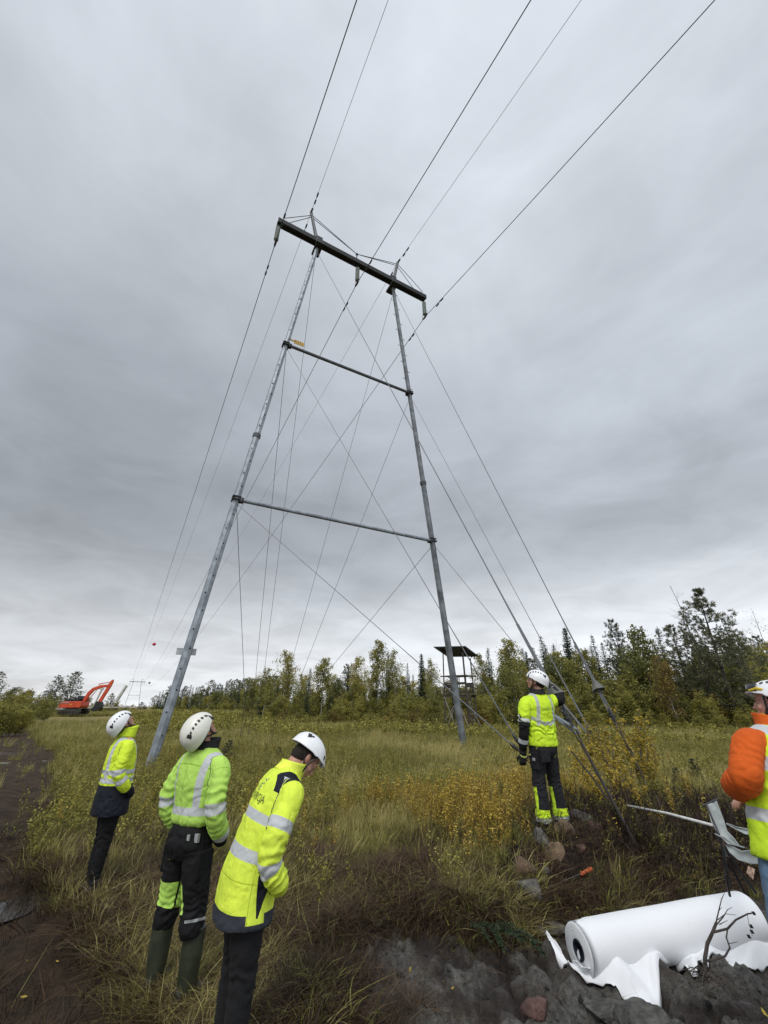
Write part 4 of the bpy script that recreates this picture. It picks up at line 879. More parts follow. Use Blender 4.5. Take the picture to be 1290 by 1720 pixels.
emit('brush', br_, x, y, RNG.uniform(.45, 1.0, len(x)), RNG.choice(6, len(x), p=[.20, .20, .18, .13, .13, .16]), RNG.uniform(0, .85, len(x)), 'tangled dark brown brush and dead stalks on the dug bank', 'brush', .45, .0)
rt = [tuft(I_DRY, 9, .30, .0030, .06, 1.8, flat=.85, droop=.05) for _ in range(3)] + [tuft(I_SEDGE, 4, .34, .0030, .06, 1.8, flat=.9, droop=.04) for _ in range(2)]
x, y, r = pts(20000, 2.8, 9.5, lambda x, y, r: (clear_(x, y) | (RNG.random(len(x)) < .25)) & (RNG.random(len(x)) < np.clip(masks(x, y)[1] * .9 + masks(x, y)[2] * .25 + masks(x, y)[0] * .035, 0, 1)), 1.4, 62)
ti = np.where(masks(x, y)[0] > .05, RNG.integers(0, 3, len(x)), RNG.choice(7, len(x), p=[.24, .24, .2, .02, .02, .14, .14]))
emit('root_scraps', rt + tw_, x, y, RNG.uniform(.5, 1.2, len(x)) * np.where(masks(x, y)[0] > .05, .6, 1), ti, RNG.uniform(0, .7, len(x)), 'roots and dead stalks strewn over the dug soil', 'roots', .35, -.01)

# ------------------------------------------------------------------ stones and clods
def rock_mesh(seed, rough=.5, flat=1.0, sub=4):
    bm = bmesh.new(); bmesh.ops.create_icosphere(bm, subdivisions=sub, radius=1); v = np.array([tuple(p.co) for p in bm.verts]); f = [tuple(q.index for q in p.verts) for p in bm.faces]; bm.free()
    d = 1 + rough * (fbm(v * 1.3 + seed * 7, 3) - .5) * 2 + rough * .3 * (np.abs(fbm(v * 5 + seed, 3) - .5) * -2 + .5)
    v = v * d[:, None]; k = RNG.normal(size=(5, 3)); k /= np.linalg.norm(k, axis=1)[:, None]
    for q in k: e = v @ q; m_ = e > .60; v[m_] -= np.outer(e[m_] - .60, q) * .85
    v[:, 2] *= flat; return v, f
M_ST = {'grey': plain('grey_stone', (.115, .11, .10), .85, 0, .5, 9, .7, 45, .02), 'brown': plain('brown_stone', (.105, .065, .042), .85, 0, .5, 9, .7, 45, .02), 'tan': plain('tan_stone', (.17, .115, .07), .85, 0, .5, 9, .7, 45, .02), 'red': plain('reddish_stone', (.10, .055, .045), .85, 0, .5, 9, .7, 45, .02), 'clay': plain('clay_slab', (.085, .081, .074), .9, 0, .5, 14, 1, 30, .04), 'claybrown': plain('brown_clod', (.085, .065, .050), .9, 0, .4, 7, .8, 35, .02)}
def stone(px, py, size, kind, label, dims=(1, .8, .7), rz=0., z=None, group='stones by the dug bank', sink=.25, cat='stone'):
    p = gnd(px, py, 0.1); 
    for _ in range(4): p = gnd(px, py, hz(p[0], p[1]) + size * dims[2] * (1 - sink) * .5)
    v, f = rock_mesh(RNG.integers(1, 99)); v = v * np.array(dims) * size / 2 * 1.05
    o = mk('stone' if cat == 'stone' else 'clay_clod', v, f, M_ST[kind], smooth=True); o.location = (p[0], p[1], hz(p[0], p[1]) + size * dims[2] * (.5 - sink)); o.rotation_euler = (RNG.normal() * .15, RNG.normal() * .15, rz); return tag(o, label, cat, group)
stone(888, 1486, .30, 'brown', 'oval brown stone at the left of the stone heap', (.9, .62, .62), 2.3)
stone(892, 1514, .31, 'grey', 'flat pale grey stone lowest of the stone heap', (1, .62, .55), 2.3)
stone(914, 1454, .27, 'grey', 'upright grey-white stone at the top left of the heap', (.85, .6, .9), 2.2)
stone(938, 1471, .19, 'tan', 'small tan stone in the middle of the heap', (1, .9, .85))
stone(958, 1459, .25, 'tan', 'rounded tan stone behind the orange-handled tool', (1, .8, .75), .5)
stone(984, 1476, .11, 'red', 'small pinkish stone under the orange handle'); stone(1010, 1455, .17, 'red', 'dark reddish stone right of the orange handle')
stone(920, 1495, .075, 'grey', 'pebble between the brown stone and the tool'); stone(904, 1489, .05, 'tan', 'tiny tan pebble in the heap')
stone(930, 1552, .27, 'clay', 'flat dark slab at the top left end of the white roll', (1, .8, .35), .3)
stone(1030, 1704, .42, 'clay', 'big flat slab of clay under the edge of the white sheet', (1, .6, .3), -.4, sink=.5)
stone(898, 1664, .15, 'red', 'reddish stone bedded in the clay left of the sheet', (1, .8, .7), sink=.4)
stone(1196, 1450, .30, 'brown', 'long pinkish stone under the grey folding stool', (1, .5, .5), -.7); stone(1222, 1483, .2, 'brown', 'small brown stone behind the right end of the roll', (1, .6, .5), .2)
stone(1075, 1705, .3, 'clay', 'dark lump of clay at the bottom below the dead twig'); stone(986, 1425, .32, 'clay', 'mossy grey stone in the bank above the tool', (1, .55, .5), -.9)
CL = [rock_mesh(i, .5, .7, 3) for i in range(4)]
for k in range(110):
    px_, py_ = RNG.uniform(590, 1290), RNG.uniform(1540, 1760) 
    p = gnd(px_, py_, -.1); 
    if masks(p[:1], p[1:2])[0][0] < .6: continue
    s_ = .008 + abs(RNG.normal()) * .013; v, f = CL[k % 4]; key_ = ('clod', k % 4)
    if key_ not in PR: t = mk('clod', v, f, M_ST['claybrown'] if k % 4 == 3 else M_ST['clay'], smooth=True, doc=False); PR[key_] = t.data; bpy.data.objects.remove(t)
    o = link(bpy.data.objects.new('clay_clod', PR[key_])); o.location = (p[0], p[1], hz(p[0], p[1]) + s_ * .15); o.scale = (s_ * RNG.uniform(.7, 1.5), s_, s_ * RNG.uniform(.5, 1)); o.rotation_euler = tuple(RNG.uniform(0, 6, 3)); tag(o, 'small dark clod of dug clay lying loose in the pit', 'clod', 'clods of clay in the pit')

# ------------------------------------------------------------------ saplings
def sapling(h, nst, nleaf, mat, leaf=.022, spread=.35, stemm=M_GREY, name='birch_sapling'):
    tr = MB(); L = LM_(); T = []
    for k in range(nst):
        a = RNG.uniform(0, 6.283); d = np.array([math.cos(a), math.sin(a), 0]) * spread * RNG.uniform(.2, 1); hh = h * RNG.uniform(.6, 1); C = [d * .12 + d * hh * t ** 1.4 + ZU * hh * t + rvec(1)[0] * .012 for t in np.linspace(0, 1, 6)]
        tr.tube(C, [.007 * (1 - .85 * t) * h + .0012 for t in np.linspace(0, 1, 6)], 5)
        for _ in range(6):
            t = RNG.uniform(.25, .9); p = np.array([np.interp(t, np.linspace(0, 1, 6), [c[i] for c in C]) for i in range(3)]); e = p + np.array([math.cos(a + RNG.normal()), math.sin(a + RNG.normal()), 1.1]) * h * .13 * RNG.uniform(.5, 1.3); tr.tube([p, (p + e) / 2 + rvec(1)[0] * .01, e], [.003, .002, .001], 4, cap=False); T += [(p, e)] * 3
        T += [(C[i], C[i + 1]) for i in range(1, 5)]
    if nleaf:
        i = RNG.integers(0, len(T), nleaf); A_ = np.array([t[0] for t in T]); B_ = np.array([t[1] for t in T]); w = RNG.random(nleaf)[:, None]; c = A_[i] * (1 - w) + B_[i] * w + RNG.normal(size=(nleaf, 3)) * .025
        a = rvec(nleaf) * leaf * RNG.uniform(.6, 1.3, nleaf)[:, None]; L.quads(c, a, np.cross(a, rvec(nleaf)) * .75)
    return tr, (L if nleaf else None), stemm, mat, True
F_YEL = foliage('yellow_sapling_leaves', ((.20, .15, .025), (.44, .33, .05), (.66, .50, .09)))
for i in range(3): proto(('sap', i), sapling(1.3, 7, 900, F_YEL, .027))
for i in range(2): proto(('sapo', i), sapling(1.3, 7, 800, F_OLI, .025))
proto(('sapd', 0), sapling(1.3, 3, 0, F_YEL, spread=.2, stemm=M_BARK))
def youngpine(h):
    tr = MB(); L = LM_(); tr.tube([(0, 0, 0), (0, 0, h)], [.012, .004], 6)
    for k in range(9):
        z = h * (.15 + .85 * k / 9)
        for j in range(6):
            a = RNG.uniform(0, 6.283); r_ = h * .32 * (1 - k / 10); e = np.array([math.cos(a) * r_, math.sin(a) * r_, z + r_ * .5]); p = np.array([0, 0, z]); tr.tube([p, e], [.004, .002], 4, cap=False)
            n = 70; t = RNG.uniform(.2, 1.05, n)[:, None]; c = p + (e - p) * t; A_ = rvec(n) + (e - p) / r_ * .8; L.quads(c, A_ * .045, np.cross(A_, rvec(n)) * .0035)
    return tr, L, M_BARK, F_PIN, False
for i in range(2): proto(('ypine', i), youngpine(1.0))
def sap(key, x, y, h, name, label, group=None, cat='sapling', wx=1.):
    td, cdat = PR[key]; e = empty(name, (x, y, hz(x, y) - .03), RNG.uniform(0, 6.28), label=label, cat=cat, group=group); s = h / (1.0 if key[0] == 'ypine' else 1.3); e.scale = (s * wx, s * wx, s)
    link(bpy.data.objects.new('stem', td), e)
    if cdat: link(bpy.data.objects.new('foliage', cdat), e)
gs = 'yellow saplings on the bank'
for px_, ytop, d, key, wx, lab in ((1010, 1205, 8.4, ('sap', 0), 1.2, 'golden-leaved sapling between the two anchor rods'), (1048, 1178, 9.2, ('sap', 1), 1.1, 'tall golden sapling reaching up beside the right anchor rod'), (1035, 1250, 7.6, ('sap', 2), 1.3, 'golden sapling in front of the left anchor rod'), (1085, 1262, 7.8, ('sap', 0), 1.2, 'golden sapling right of both anchor rods'), (985, 1262, 7.8, ('sap', 1), 1.2, 'golden sapling just right of the trousers of the man with the black sleeves'),
        (760, 1300, 8.0, ('sap', 2), 1.1, 'yellow-orange sapling in mid field left of the man with the black sleeves'), (735, 1318, 7.4, ('sap', 1), 1.2, 'yellow-orange sapling, lower left of the mid-field pair'), (822, 1330, 6.8, ('sap', 0), 1.0, 'yellow sapling left of the legs of the man with the black sleeves'), (850, 1385, 5.9, ('sap', 2), .8, 'small bright yellow sapling near the stone heap'), (1120, 1312, 7.2, ('sapo', 0), 1.1, 'olive sapling behind the white pole'),
        (1090, 1330, 6.8, ('sapo', 1), 1.2, 'olive sapling at the left end of the white pole'), (1165, 1310, 7.6, ('sapo', 0), 1.3, 'olive sapling above the grey folding stool'), (970, 1330, 6.7, ('sapo', 1), 1.1, 'olive sapling right of the yellow trouser cuffs')):
    p = atd(px_, ytop, d); g = hz(p[0], d); sap(key, p[0], d, max(.3, p[2] - g), 'birch_sapling', lab, gs, wx=wx)
shrubs = [(948, 1290, 7.2, 'sap', 0), (965, 1240, 9.5, 'sap', 2), (1000, 1285, 7.0, 'sap', 1), (1022, 1228, 9.8, 'sap', 1), (1060, 1220, 10.5, 'sap', 0), (1062, 1300, 7.0, 'sap', 2), (1075, 1240, 9.0, 'sap', 2), (1100, 1290, 7.5, 'sapo', 1), (1130, 1330, 6.8, 'sapo', 0), (1145, 1290, 8.4, 'sap', 0), (1185, 1295, 8.0, 'sapo', 1), (1205, 1330, 6.9, 'sapo', 0), (1010, 1340, 6.6, 'sapo', 1), (1045, 1350, 6.4, 'sap', 1), (700, 1330, 7.6, 'sap', 0), (790, 1345, 6.8, 'sap', 2), (775, 1290, 8.6, 'sap', 0), (840, 1300, 8.2, 'sapo', 0), (870, 1340, 6.9, 'sap', 1), (980, 1215, 11, 'sap', 0)]
for k, (px_, ytop, d, kd, i) in enumerate(shrubs):
    p = atd(px_, ytop, d); g = hz(p[0], d)
    near = 'left of the black-sleeved man' if px_ < 900 else 'at the foot of the guy wires' if px_ < 1110 else 'left of the orange sleeve'
    sap((kd, i), p[0], d, max(.3, p[2] - g), 'birch_sapling', f"{'golden' if kd == 'sap' else 'olive'} leafy {'tall ' if ytop < 1250 else 'low ' if ytop > 1325 else ''}shrub {near}", 'golden and olive shrubs on the bank', wx=1.3)
for px_, ytop, d, lab in ((413, 1172, 22, 'dark bare sapling, leftmost in the field left of the middle'), (426, 1168, 23, 'dark bare sapling, the taller beside the leftmost one'), (462, 1185, 21, 'dark bare sapling, rightmost of the three in the field')):
    p = atd(px_, ytop, d); sap(('sapd', 0), p[0], d, p[2] - hz(p[0], d), 'bare_sapling', lab, 'bare saplings in the field', wx=.6)
for px_, ytop, d, lab in ((386, 1240, 14.5, 'small green pine sapling just right of the black collar'), (470, 1252, 16, 'small green pine sapling in the field behind the bowed helmet'), (1160, 1270, 9.5, 'low green pine sapling in the grass left of the orange sleeve'), (1132, 1285, 9.5, 'low green pine sapling, left of its twin near the orange sleeve')):
    p = atd(px_, ytop, d); sap(('ypine', RNG.integers(0, 2)), p[0], d, max(.3, p[2] - hz(p[0], d)), 'pine_sapling', lab.replace('’s', ''), 'pine saplings', wx=1.0)
# spruce twigs lying on the clay
b = MB(); L = LM_(); p0 = gnd(792, 1572, .03); p1 = gnd(856, 1588, .0)
for k in range(9):
    q = p0 + (p1 - p0) * k / 8 + np.array([0, 0, .08]); d = np.array([RNG.normal() * .3, -.6, -.12 + RNG.normal() * .1]) * .42; d2 = d + np.array([.15, 0, 0]); e = q + d2 + ZU * .06
    b.tube([q, (q + e) / 2 + ZU * .03, e], [.004, .003, .002], 5); n = 170; t = RNG.random(n)[:, None]; c = q + (e - q) * t + ZU * .03 * np.sin(t * 3.14); A_ = rvec(n) + (e - q) * 2.2; L.quads(c, A_ * .024, np.cross(A_, rvec(n)) * .0045)
e = empty('spruce_branch', tuple(p0), label='dark green spruce branch lying on the clay edge', cat='branch'); o = mk('stem', np.array(b.v) - p0, b.f, M_BARK, e); c = L.mesh('foliage', F_SPR, False); mv = np.array([tuple(v.co) for v in c.data.vertices]) - p0; c.data.vertices.foreach_set('co', mv.astype(np.float32).ravel()); link(c, e)

# ------------------------------------------------------------------ white fabric roll
M_WHITE, nt, bs = new_mat('white_geotextile'); co = objco(nt); dirt = noise(nt, 5, 6, co, .7).ss(.66, .78) * .5 | noise(nt, 60, 2, co).ss(.74, .78) * .7
put(nt, bs, mixc(nt, dirt, (.76, .77, .79), (.40, .35, .29)), .75); bump(nt, bs, noise(nt, 120, 3, co) + noise(nt, 4, 3, co) * 6, .25, .004)
ra = np.array([1.42, 4.09, 0]); rb = np.array([3.02, 4.52, 0]); za, zb = hz(ra[0], ra[1]), hz(rb[0], rb[1]); RAD = .158
ra = gnd(972, 1596, .08); rb = gnd(1257, 1541, .12)
ax = (rb - ra); LEN = np.linalg.norm(ax); ax /= LEN; sd1 = np.cross(ax, ZU); sd1 /= np.linalg.norm(sd1); up1 = np.cross(sd1, ax)
roll = empty('fabric_roll', (ra[0], ra[1], ra[2] - RAD), label='big roll of white geotextile lying on the dark clay', cat='fabric roll'); RO = np.array(roll.location)
NS, NK = 40, 64
prof = [(0.0, .062), (0.0, RAD * .97), (.006, RAD)] + [(.006 + (LEN - .012) * (i / NS), RAD) for i in range(NS + 1)] + [(LEN, RAD * .97), (LEN, .062)]
vs = []
for s_, r_ in prof:
    for k in range(NK):
        q = 2 * math.pi * k / NK; rr = r_ * (1 + (.012 * math.sin(2 * q + s_ * 3) + .006 * math.sin(5 * q + s_ * 9)) * (r_ > .1))
        if s_ > .12 and r_ > .1: rr += .007      # outer wrap starts a little in from the end
        vs.append(ra + ax * s_ + (sd1 * math.cos(q) + up1 * math.sin(q)) * rr - RO)
fs = [(i * NK + k, i * NK + (k + 1) % NK, (i + 1) * NK + (k + 1) % NK, (i + 1) * NK + k) for i in range(len(prof) - 1) for k in range(NK)]
mk('roll', vs, fs, M_WHITE, roll, smooth=True)
for e_, s0 in ((-1, 0.0), (1, LEN)):
    b = MB(); n = 32; r0, r1 = .062, .05; v = []
    for (s_, r_) in ((s0 - .004, r0), (s0 - .004, r1), (s0 + .4 * -e_, r1)):
        for k in range(n): q = 2 * math.pi * k / n; v.append(ra + ax * s_ + (sd1 * math.cos(q) + up1 * math.sin(q)) * r_ - RO)
    b.add(v, [(i * n + k, i * n + (k + 1) % n, (i + 1) * n + (k + 1) % n, (i + 1) * n + k) for i in range(2) for k in range(n)]); b.done('core_tube', plain('dark_blue_core', (.015, .018, .035), .6), roll)
b = MB()
for r_ in (.078, .094, .112, .128, .143):
    for k in range(40):
        q = 2 * math.pi * k / 40; q2 = q + .158; c1 = ra - ax * .0035 + (sd1 * math.cos(q) + up1 * math.sin(q)) * (r_ + .004 * math.sin(q * 2)) - RO; c2 = ra - ax * .0035 + (sd1 * math.cos(q2) + up1 * math.sin(q2)) * (r_ + .004 * math.sin(q2 * 2)) - RO; b.tube([c1, c2], .0011, 4, cap=False)
b.done('winding_edge', plain('shaded_edge', (.62, .62, .62), .8), roll)
b = MB(); b.add([ra + ax * -.01 + sd1 * x_ + up1 * z_ - RO for x_, z_ in ((-.01, -.01), (.012, .012), (.022, -.03), (.005, -.055), (-.012, -.04))], [(0, 1, 2, 3, 4)]); b.done('paper_scrap', M_WHITE, roll)
# loose outer sheet spread on the clay in front
out = [(918, 1604), (935, 1626), (962, 1646), (1000, 1657), (1035, 1668), (1062, 1680), (1088, 1685), (1104, 1690), (1110, 1655), (1119, 1628), (1128, 1618), (1150, 1640), (1172, 1655), (1186, 1642), (1200, 1640), (1235, 1630), (1268, 1622), (1300, 1612)]
P2d = np.array([gnd(a, b_, -.06)[:2] for a, b_ in out]); nO = len(out); NU, NV = 130, 34
uu = np.linspace(0, 1, NU); oi = uu * (nO - 1); sm_ = lambda v: np.convolve(np.pad(v, 3, mode='edge'), np.array([1, 2, 3, 3, 3, 2, 1]) / 15, 'valid')
ox = sm_(np.interp(oi, range(nO), P2d[:, 0])); oy = sm_(np.interp(oi, range(nO), P2d[:, 1]))
jag = (fbm(np.stack([uu * 55, uu * 0, uu * 0], 1), 3) - .5) * .012
top = [ra + ax * (-.05 + (LEN + .2) * u) + sd1 * RAD * .72 * (1 if sd1[1] < 0 else -1) for u in uu ** 1.25]
sg_ = 1 if sd1[1] < 0 else -1
V2 = []
for j in range(NV):
    t = j / (NV - 1)
    for i in range(NU):
        tx, ty = top[i][0], top[i][1]; x_ = tx + (ox[i] - tx) * t; y_ = ty + (oy[i] + jag[i] - ty) * t; V2.append((x_, y_, t, uu[i], i, j))
V2 = np.array(V2); zz = hgt(V2[:, 0], V2[:, 1]); t = V2[:, 2]; q = np.stack([V2[:, 0] * 2.6, V2[:, 1] * 2.6, t * 0], 1)
fold = (np.abs(fbm(q * 1.7 + 4, 3) - .5) * -2 + .6) * .075 * np.sin(np.clip(t, 0, 1) * math.pi) ** .5 + .028 * np.sin(V2[:, 3] * 38 + 4 * t + 6 * (fbm(q, 2))) * t * (1 - t) * 2.5
lift = (1 - t) ** 2.2 * .075
z_ = zz + .03 + np.maximum(fold, 0) * .8 + lift; zw = z_.reshape(NV, NU)
for _ in range(16): zw[1:-1, 1:-1] = np.maximum((zw[:-2, 1:-1] + zw[2:, 1:-1] + zw[1:-1, :-2] + zw[1:-1, 2:]) / 4, zz.reshape(NV, NU)[1:-1, 1:-1] + .015)
z_ = zw.ravel()
# the fabric bags up over the clods: relax terrain roughness under it
mk('loose_sheet', np.stack([V2[:, 0], V2[:, 1], z_], 1) - RO, [(j * NU + i, j * NU + i + 1, (j + 1) * NU + i + 1, (j + 1) * NU + i) for j in range(NV - 1) for i in range(NU - 1)], M_WHITE, roll, smooth=True).modifiers.new('thick', 'SOLIDIFY').thickness = .004
# dead twig with roots in front of the roll
b = MB()
def tw(pp, d0, r0, r1):
    P_ = [atd(a, c, d0 + dd) for a, c, dd in pp]; n = len(P_); b.tube(P_, [r0 + (r1 - r0) * i / (n - 1) for i in range(n)], 7)
DY = 3.62
tw([(1186, 1650, .0), (1184, 1610, 0), (1188, 1585, 0), (1196, 1568, 0), (1203, 1550, 0)], DY, .013, .008)
tw([(1200, 1562, 0), (1206, 1535, .02), (1212, 1510, .03), (1217, 1500, .03)], DY, .005, .0015); tw([(1202, 1555, 0), (1215, 1540, .05), (1222, 1528, .05), (1230, 1524, .05)], DY, .004, .001)
tw([(1198, 1566, 0), (1222, 1560, -.02), (1236, 1545, -.03), (1256, 1535, -.03), (1268, 1533, -.03)], DY, .007, .003); tw([(1222, 1560, -.02), (1220, 1575, -.04), (1226, 1592, -.05), (1218, 1606, -.03), (1200, 1612, 0), (1188, 1614, 0)], DY, .004, .007)
tw([(1206, 1545, 0), (1218, 1535, .03), (1236, 1537, .03)], DY, .003, .001); tw([(1255, 1536, -.03), (1258, 1552, -.03), (1264, 1572, -.03)], DY, .0015, .001); tw([(1208, 1553, 0), (1222, 1546, 0)], DY, .003, .001); tw([(1207, 1530, .02), (1213, 1524, .02)], DY, .002, .001); tw([(1224, 1585, 0), (1240, 1582, 0)], DY, .002, .001)
twig = mk('stem', np.array(b.v) - atd(1186, 1650, DY), b.f, M_BARK); te = empty('dead_twig', tuple(atd(1186, 1650, DY)), label='dark dead twig with curling branches standing in front of the white roll', cat='twig'); twig.parent = te
b = MB()
for k in range(46):
    a = RNG.uniform(0, 6.28); p = atd(1186, 1650, DY) + rvec(1)[0] * .03; c = [p + np.array([math.cos(a), math.sin(a) * .7, 0]) * l * RNG.uniform(.7, 1.3) + ZU * (.05 - l * .35 + RNG.normal() * .02) for l in (0, .06, .13, .2)]; b.tube(c, [.003, .0025, .002, .001], 4, cap=False)
mk('root', np.array(b.v) - atd(1186, 1650, DY), b.f, M_BARK, te)
b = MB()
for a, c in ((1266, 1534), (1262, 1556), (1263, 1565), (1258, 1573)):
    p = atd(a, c, DY - .03); u_ = np.array([.014, 0, -.01]); w_ = np.array([.008, 0, .012]); b.add([p - u_, p - w_ * .8, p + u_, p + w_ * .8, p + np.array([0, -.004, 0])], [(0, 1, 4), (1, 2, 4), (2, 3, 4), (3, 0, 4)])
mk('leaf', np.array(b.v) - atd(1186, 1650, DY), b.f, M_BLACK, te)
# brush hook with orange handle
p0, p1, p2 = atd(994, 1459, 5.35), atd(975, 1469, 5.3), atd(943, 1483, 5.2)
hk = empty('brush_hook', tuple(p1), label='brush hook with an orange handle lying on the stones', cat='tool'); O_ = p1
b = MB(); b.tube([p0 - O_, p0 + (p1 - p0) * .1 - O_, p1 - O_], [.013, .02, .015], 10); b.done('handle', plain('orange_handle', (.62, .12, .03), .5, 0, .15, 30), hk, smooth=True)
b = MB(); d = (p2 - p1); d /= np.linalg.norm(d); n_ = np.cross(d, [0, .8, .6]); n_ /= np.linalg.norm(n_); w_ = np.cross(d, n_); LL = np.linalg.norm(p2 - p1)
outl = [(0, .012), (.25, .018), (.55, .02), (.8, .028), (1.0, .022), (1.07, 0), (1.0, -.03), (.86, -.034), (.78, -.018), (.5, -.012), (.2, -.014), (0, -.012)]
vs = [p1 + d * LL * a + n_ * c + w_ * .003 - O_ for a, c in outl] + [p1 + d * LL * a + n_ * c - w_ * .003 - O_ for a, c in outl]; n = len(outl)
b.add(vs, [tuple(range(n)), tuple(range(2 * n - 1, n - 1, -1))] + [(i, i + n, (i + 1) % n + n, (i + 1) % n) for i in range(n)]); b.done('blade', plain('worn_steel_blade', (.16, .155, .14), .5, .5, .4, 40), hk)
# white pole, ribbons of a folding stool
b = MB(); b.tube([atd(1052, 1353, 6.4), atd(1120, 1366, 5.9), atd(1196, 1386, 5.2)], .014, 10); b.done('white_pole', plain('white_pipe_paint', (.62, .62, .60), .5, 0, .15, 12), smooth=True, label='thin white pole lying in the bushes behind the folding stool', cat='pole')
M_CANV = plain('grey_canvas_strip', (.30, .325, .32), .8, 0, .18, 14, .3, 60)
st = empty('folding_stool', tuple(gnd(1230, 1500, .1)), label='folding stool of grey canvas strips on thin black legs', cat='stool'); O_ = np.array(st.location)
def strip(rows, name='canvas_strip'):
    """rows: pairs of picture points with their distance"""
    V_ = []; n = len(rows); 
    for i in range((n - 1) * 6 + 1):
        t = i / 6; k = min(int(t), n - 2); f_ = t - k; f_ = f_ * f_ * (3 - 2 * f_) * .5 + f_ * .5
        for j in range(7):
            w = j / 6; a = rows[k][0][0] * (1 - w) + rows[k][1][0] * w, rows[k][0][1] * (1 - w) + rows[k][1][1] * w; c = rows[k + 1][0][0] * (1 - w) + rows[k + 1][1][0] * w, rows[k + 1][0][1] * (1 - w) + rows[k + 1][1][1] * w
            p = atd(a[0] * (1 - f_) + c[0] * f_, a[1] * (1 - f_) + c[1] * f_, (rows[k][2] * (1 - f_) + rows[k + 1][2] * f_) + .02 * math.sin(w * 3.14)) - O_; V_.append(p)
    m_ = (n - 1) * 6 + 1; o = mk(name, V_, [(i * 7 + j, i * 7 + j + 1, (i + 1) * 7 + j + 1, (i + 1) * 7 + j) for i in range(m_ - 1) for j in range(6)], M_CANV, st, smooth=True); o.modifiers.new('thick', 'SOLIDIFY').thickness = .005; return o
strip([((1187, 1352), (1204, 1345), 4.2), ((1194, 1380), (1217, 1380), 4.15), ((1206, 1402), (1222, 1396), 4.1), ((1222, 1418), (1232, 1406), 4.05), ((1240, 1422), (1243, 1421), 4.0)])
strip([((1219, 1384), (1221, 1382), 4.5), ((1235, 1393), (1236, 1388), 4.45), ((1252, 1402), (1256, 1392), 4.4), ((1275, 1402), (1275, 1393), 4.35), ((1300, 1398), (1300, 1390), 4.3)])
strip([((1219, 1420), (1221, 1418), 4.0), ((1225, 1432), (1232, 1422), 3.95), ((1240, 1445), (1246, 1429), 3.9), ((1262, 1452), (1262, 1427), 3.85), ((1300, 1450), (1300, 1430), 3.8)])
strip([((1200, 1401), (1202, 1400), 4.0), ((1213, 1408), (1216, 1406), 3.98), ((1228, 1418), (1230, 1416), 3.95), ((1250, 1425), (1252, 1423), 3.92)], 'edge_strap')
for pp in (((1180, 1354, 4.25), (1206, 1342, 4.2)), ((1187, 1353, 4.2), (1207, 1400, 4.1), (1228, 1490, 4.1)), ((1204, 1400, 4.3), (1222, 1440, 4.1), (1250, 1500, 4.2)), ((1222, 1425, 4.0), (1240, 1460, 4.0), (1270, 1500, 4.1)), ((1215, 1430, 4.1), (1218, 1470, 4.1), (1226, 1505, 4.2))):
    b = MB(); b.tube([atd(*q) - O_ for q in pp], .009, 7); b.done('leg', M_BLACK, st)
b = MB(); q = [atd(1257, 1454, 3.85), atd(1268, 1460, 3.84), atd(1265, 1478, 3.84), atd(1254, 1466, 3.85)]; b.add([p - O_ for p in q] + [p - O_ + np.array([0, .002, 0]) for p in q], [(0, 1, 2, 3), (7, 6, 5, 4), (0, 4, 5, 1), (1, 5, 6, 2), (2, 6, 7, 3), (3, 7, 4, 0)])
b.done('care_tag', plain('printed_tag', (.45, .30, .22), .6, 0, .5, 60), st)
# ------------------------------------------------------------------ people
def catmull(P, m):
    P = np.asarray(P, float); n = len(P); out = []
    E0 = np.vstack([2 * P[0] - P[1], P, 2 * P[-1] - P[-2]])
    for i in range(n - 1):
        p0, p1, p2, p3 = E0[i], E0[i + 1], E0[i + 2], E0[i + 3]
        for k in range(m):
            t = k / m; out.append(.5 * ((2 * p1) + (-p0 + p2) * t + (2 * p0 - 5 * p1 + 4 * p2 - p3) * t * t + (-p0 + 3 * p1 - 3 * p2 + p3) * t ** 3))
    out.append(P[-1]); return np.array(out)
def loft(ctrl, side=(1, 0, 0), n=26, m=5, ex=2.0, rest='arc', axis=None, caps=True):
    """ctrl rows: x y z rx ry ; returns dict with verts, faces and rest coordinates"""
    C = catmull(ctrl, m); N_ = len(C); c = C[:, :3]; rx, ry = np.maximum(C[:, 3], .002), np.maximum(C[:, 4], .002)
    T = np.gradient(c, axis=0); T /= np.linalg.norm(T, axis=1)[:, None] + 1e-9
    if axis is not None: T = np.tile(np.array(axis, float), (N_, 1))
    s = np.array(side, float); vs, rs = [], []; arc = np.concatenate([[0], np.cumsum(np.linalg.norm(np.diff(c, axis=0), axis=1))])
    a = np.arange(n) * 2 * math.pi / n; ca, sa = np.cos(a), np.sin(a); ca = np.sign(ca) * np.abs(ca) ** (2 / ex); sa = np.sign(sa) * np.abs(sa) ** (2 / ex)
    for i in range(N_):
        sd_ = s - T[i] * (s @ T[i]); sd_ /= np.linalg.norm(sd_); o = np.cross(T[i], sd_)
        P_ = c[i] + np.outer(ca * rx[i], sd_) + np.outer(sa * ry[i], o); vs.append(P_)
        rs.append(P_ if rest == 'pos' else np.stack([ca * rx[i], sa * ry[i], np.full(n, arc[i])], 1))
    f = [(i * n + k, i * n + (k + 1) % n, (i + 1) * n + (k + 1) % n, (i + 1) * n + k) for i in range(N_ - 1) for k in range(n)]
    V_ = np.concatenate(vs); Q = np.concatenate(rs); base = len(V_)
    if caps:
        V_ = np.vstack([V_, c[0] , c[-1]]); Q = np.vstack([Q, Q[:n].mean(0), Q[-n - 0:][-n:].mean(0)])
        f += [(base, (k + 1) % n, k) for k in range(n)] + [(base + 1, (N_ - 1) * n + k, (N_ - 1) * n + (k + 1) % n) for k in range(n)]
    return dict(v=V_, f=f, r=Q, pid=0)
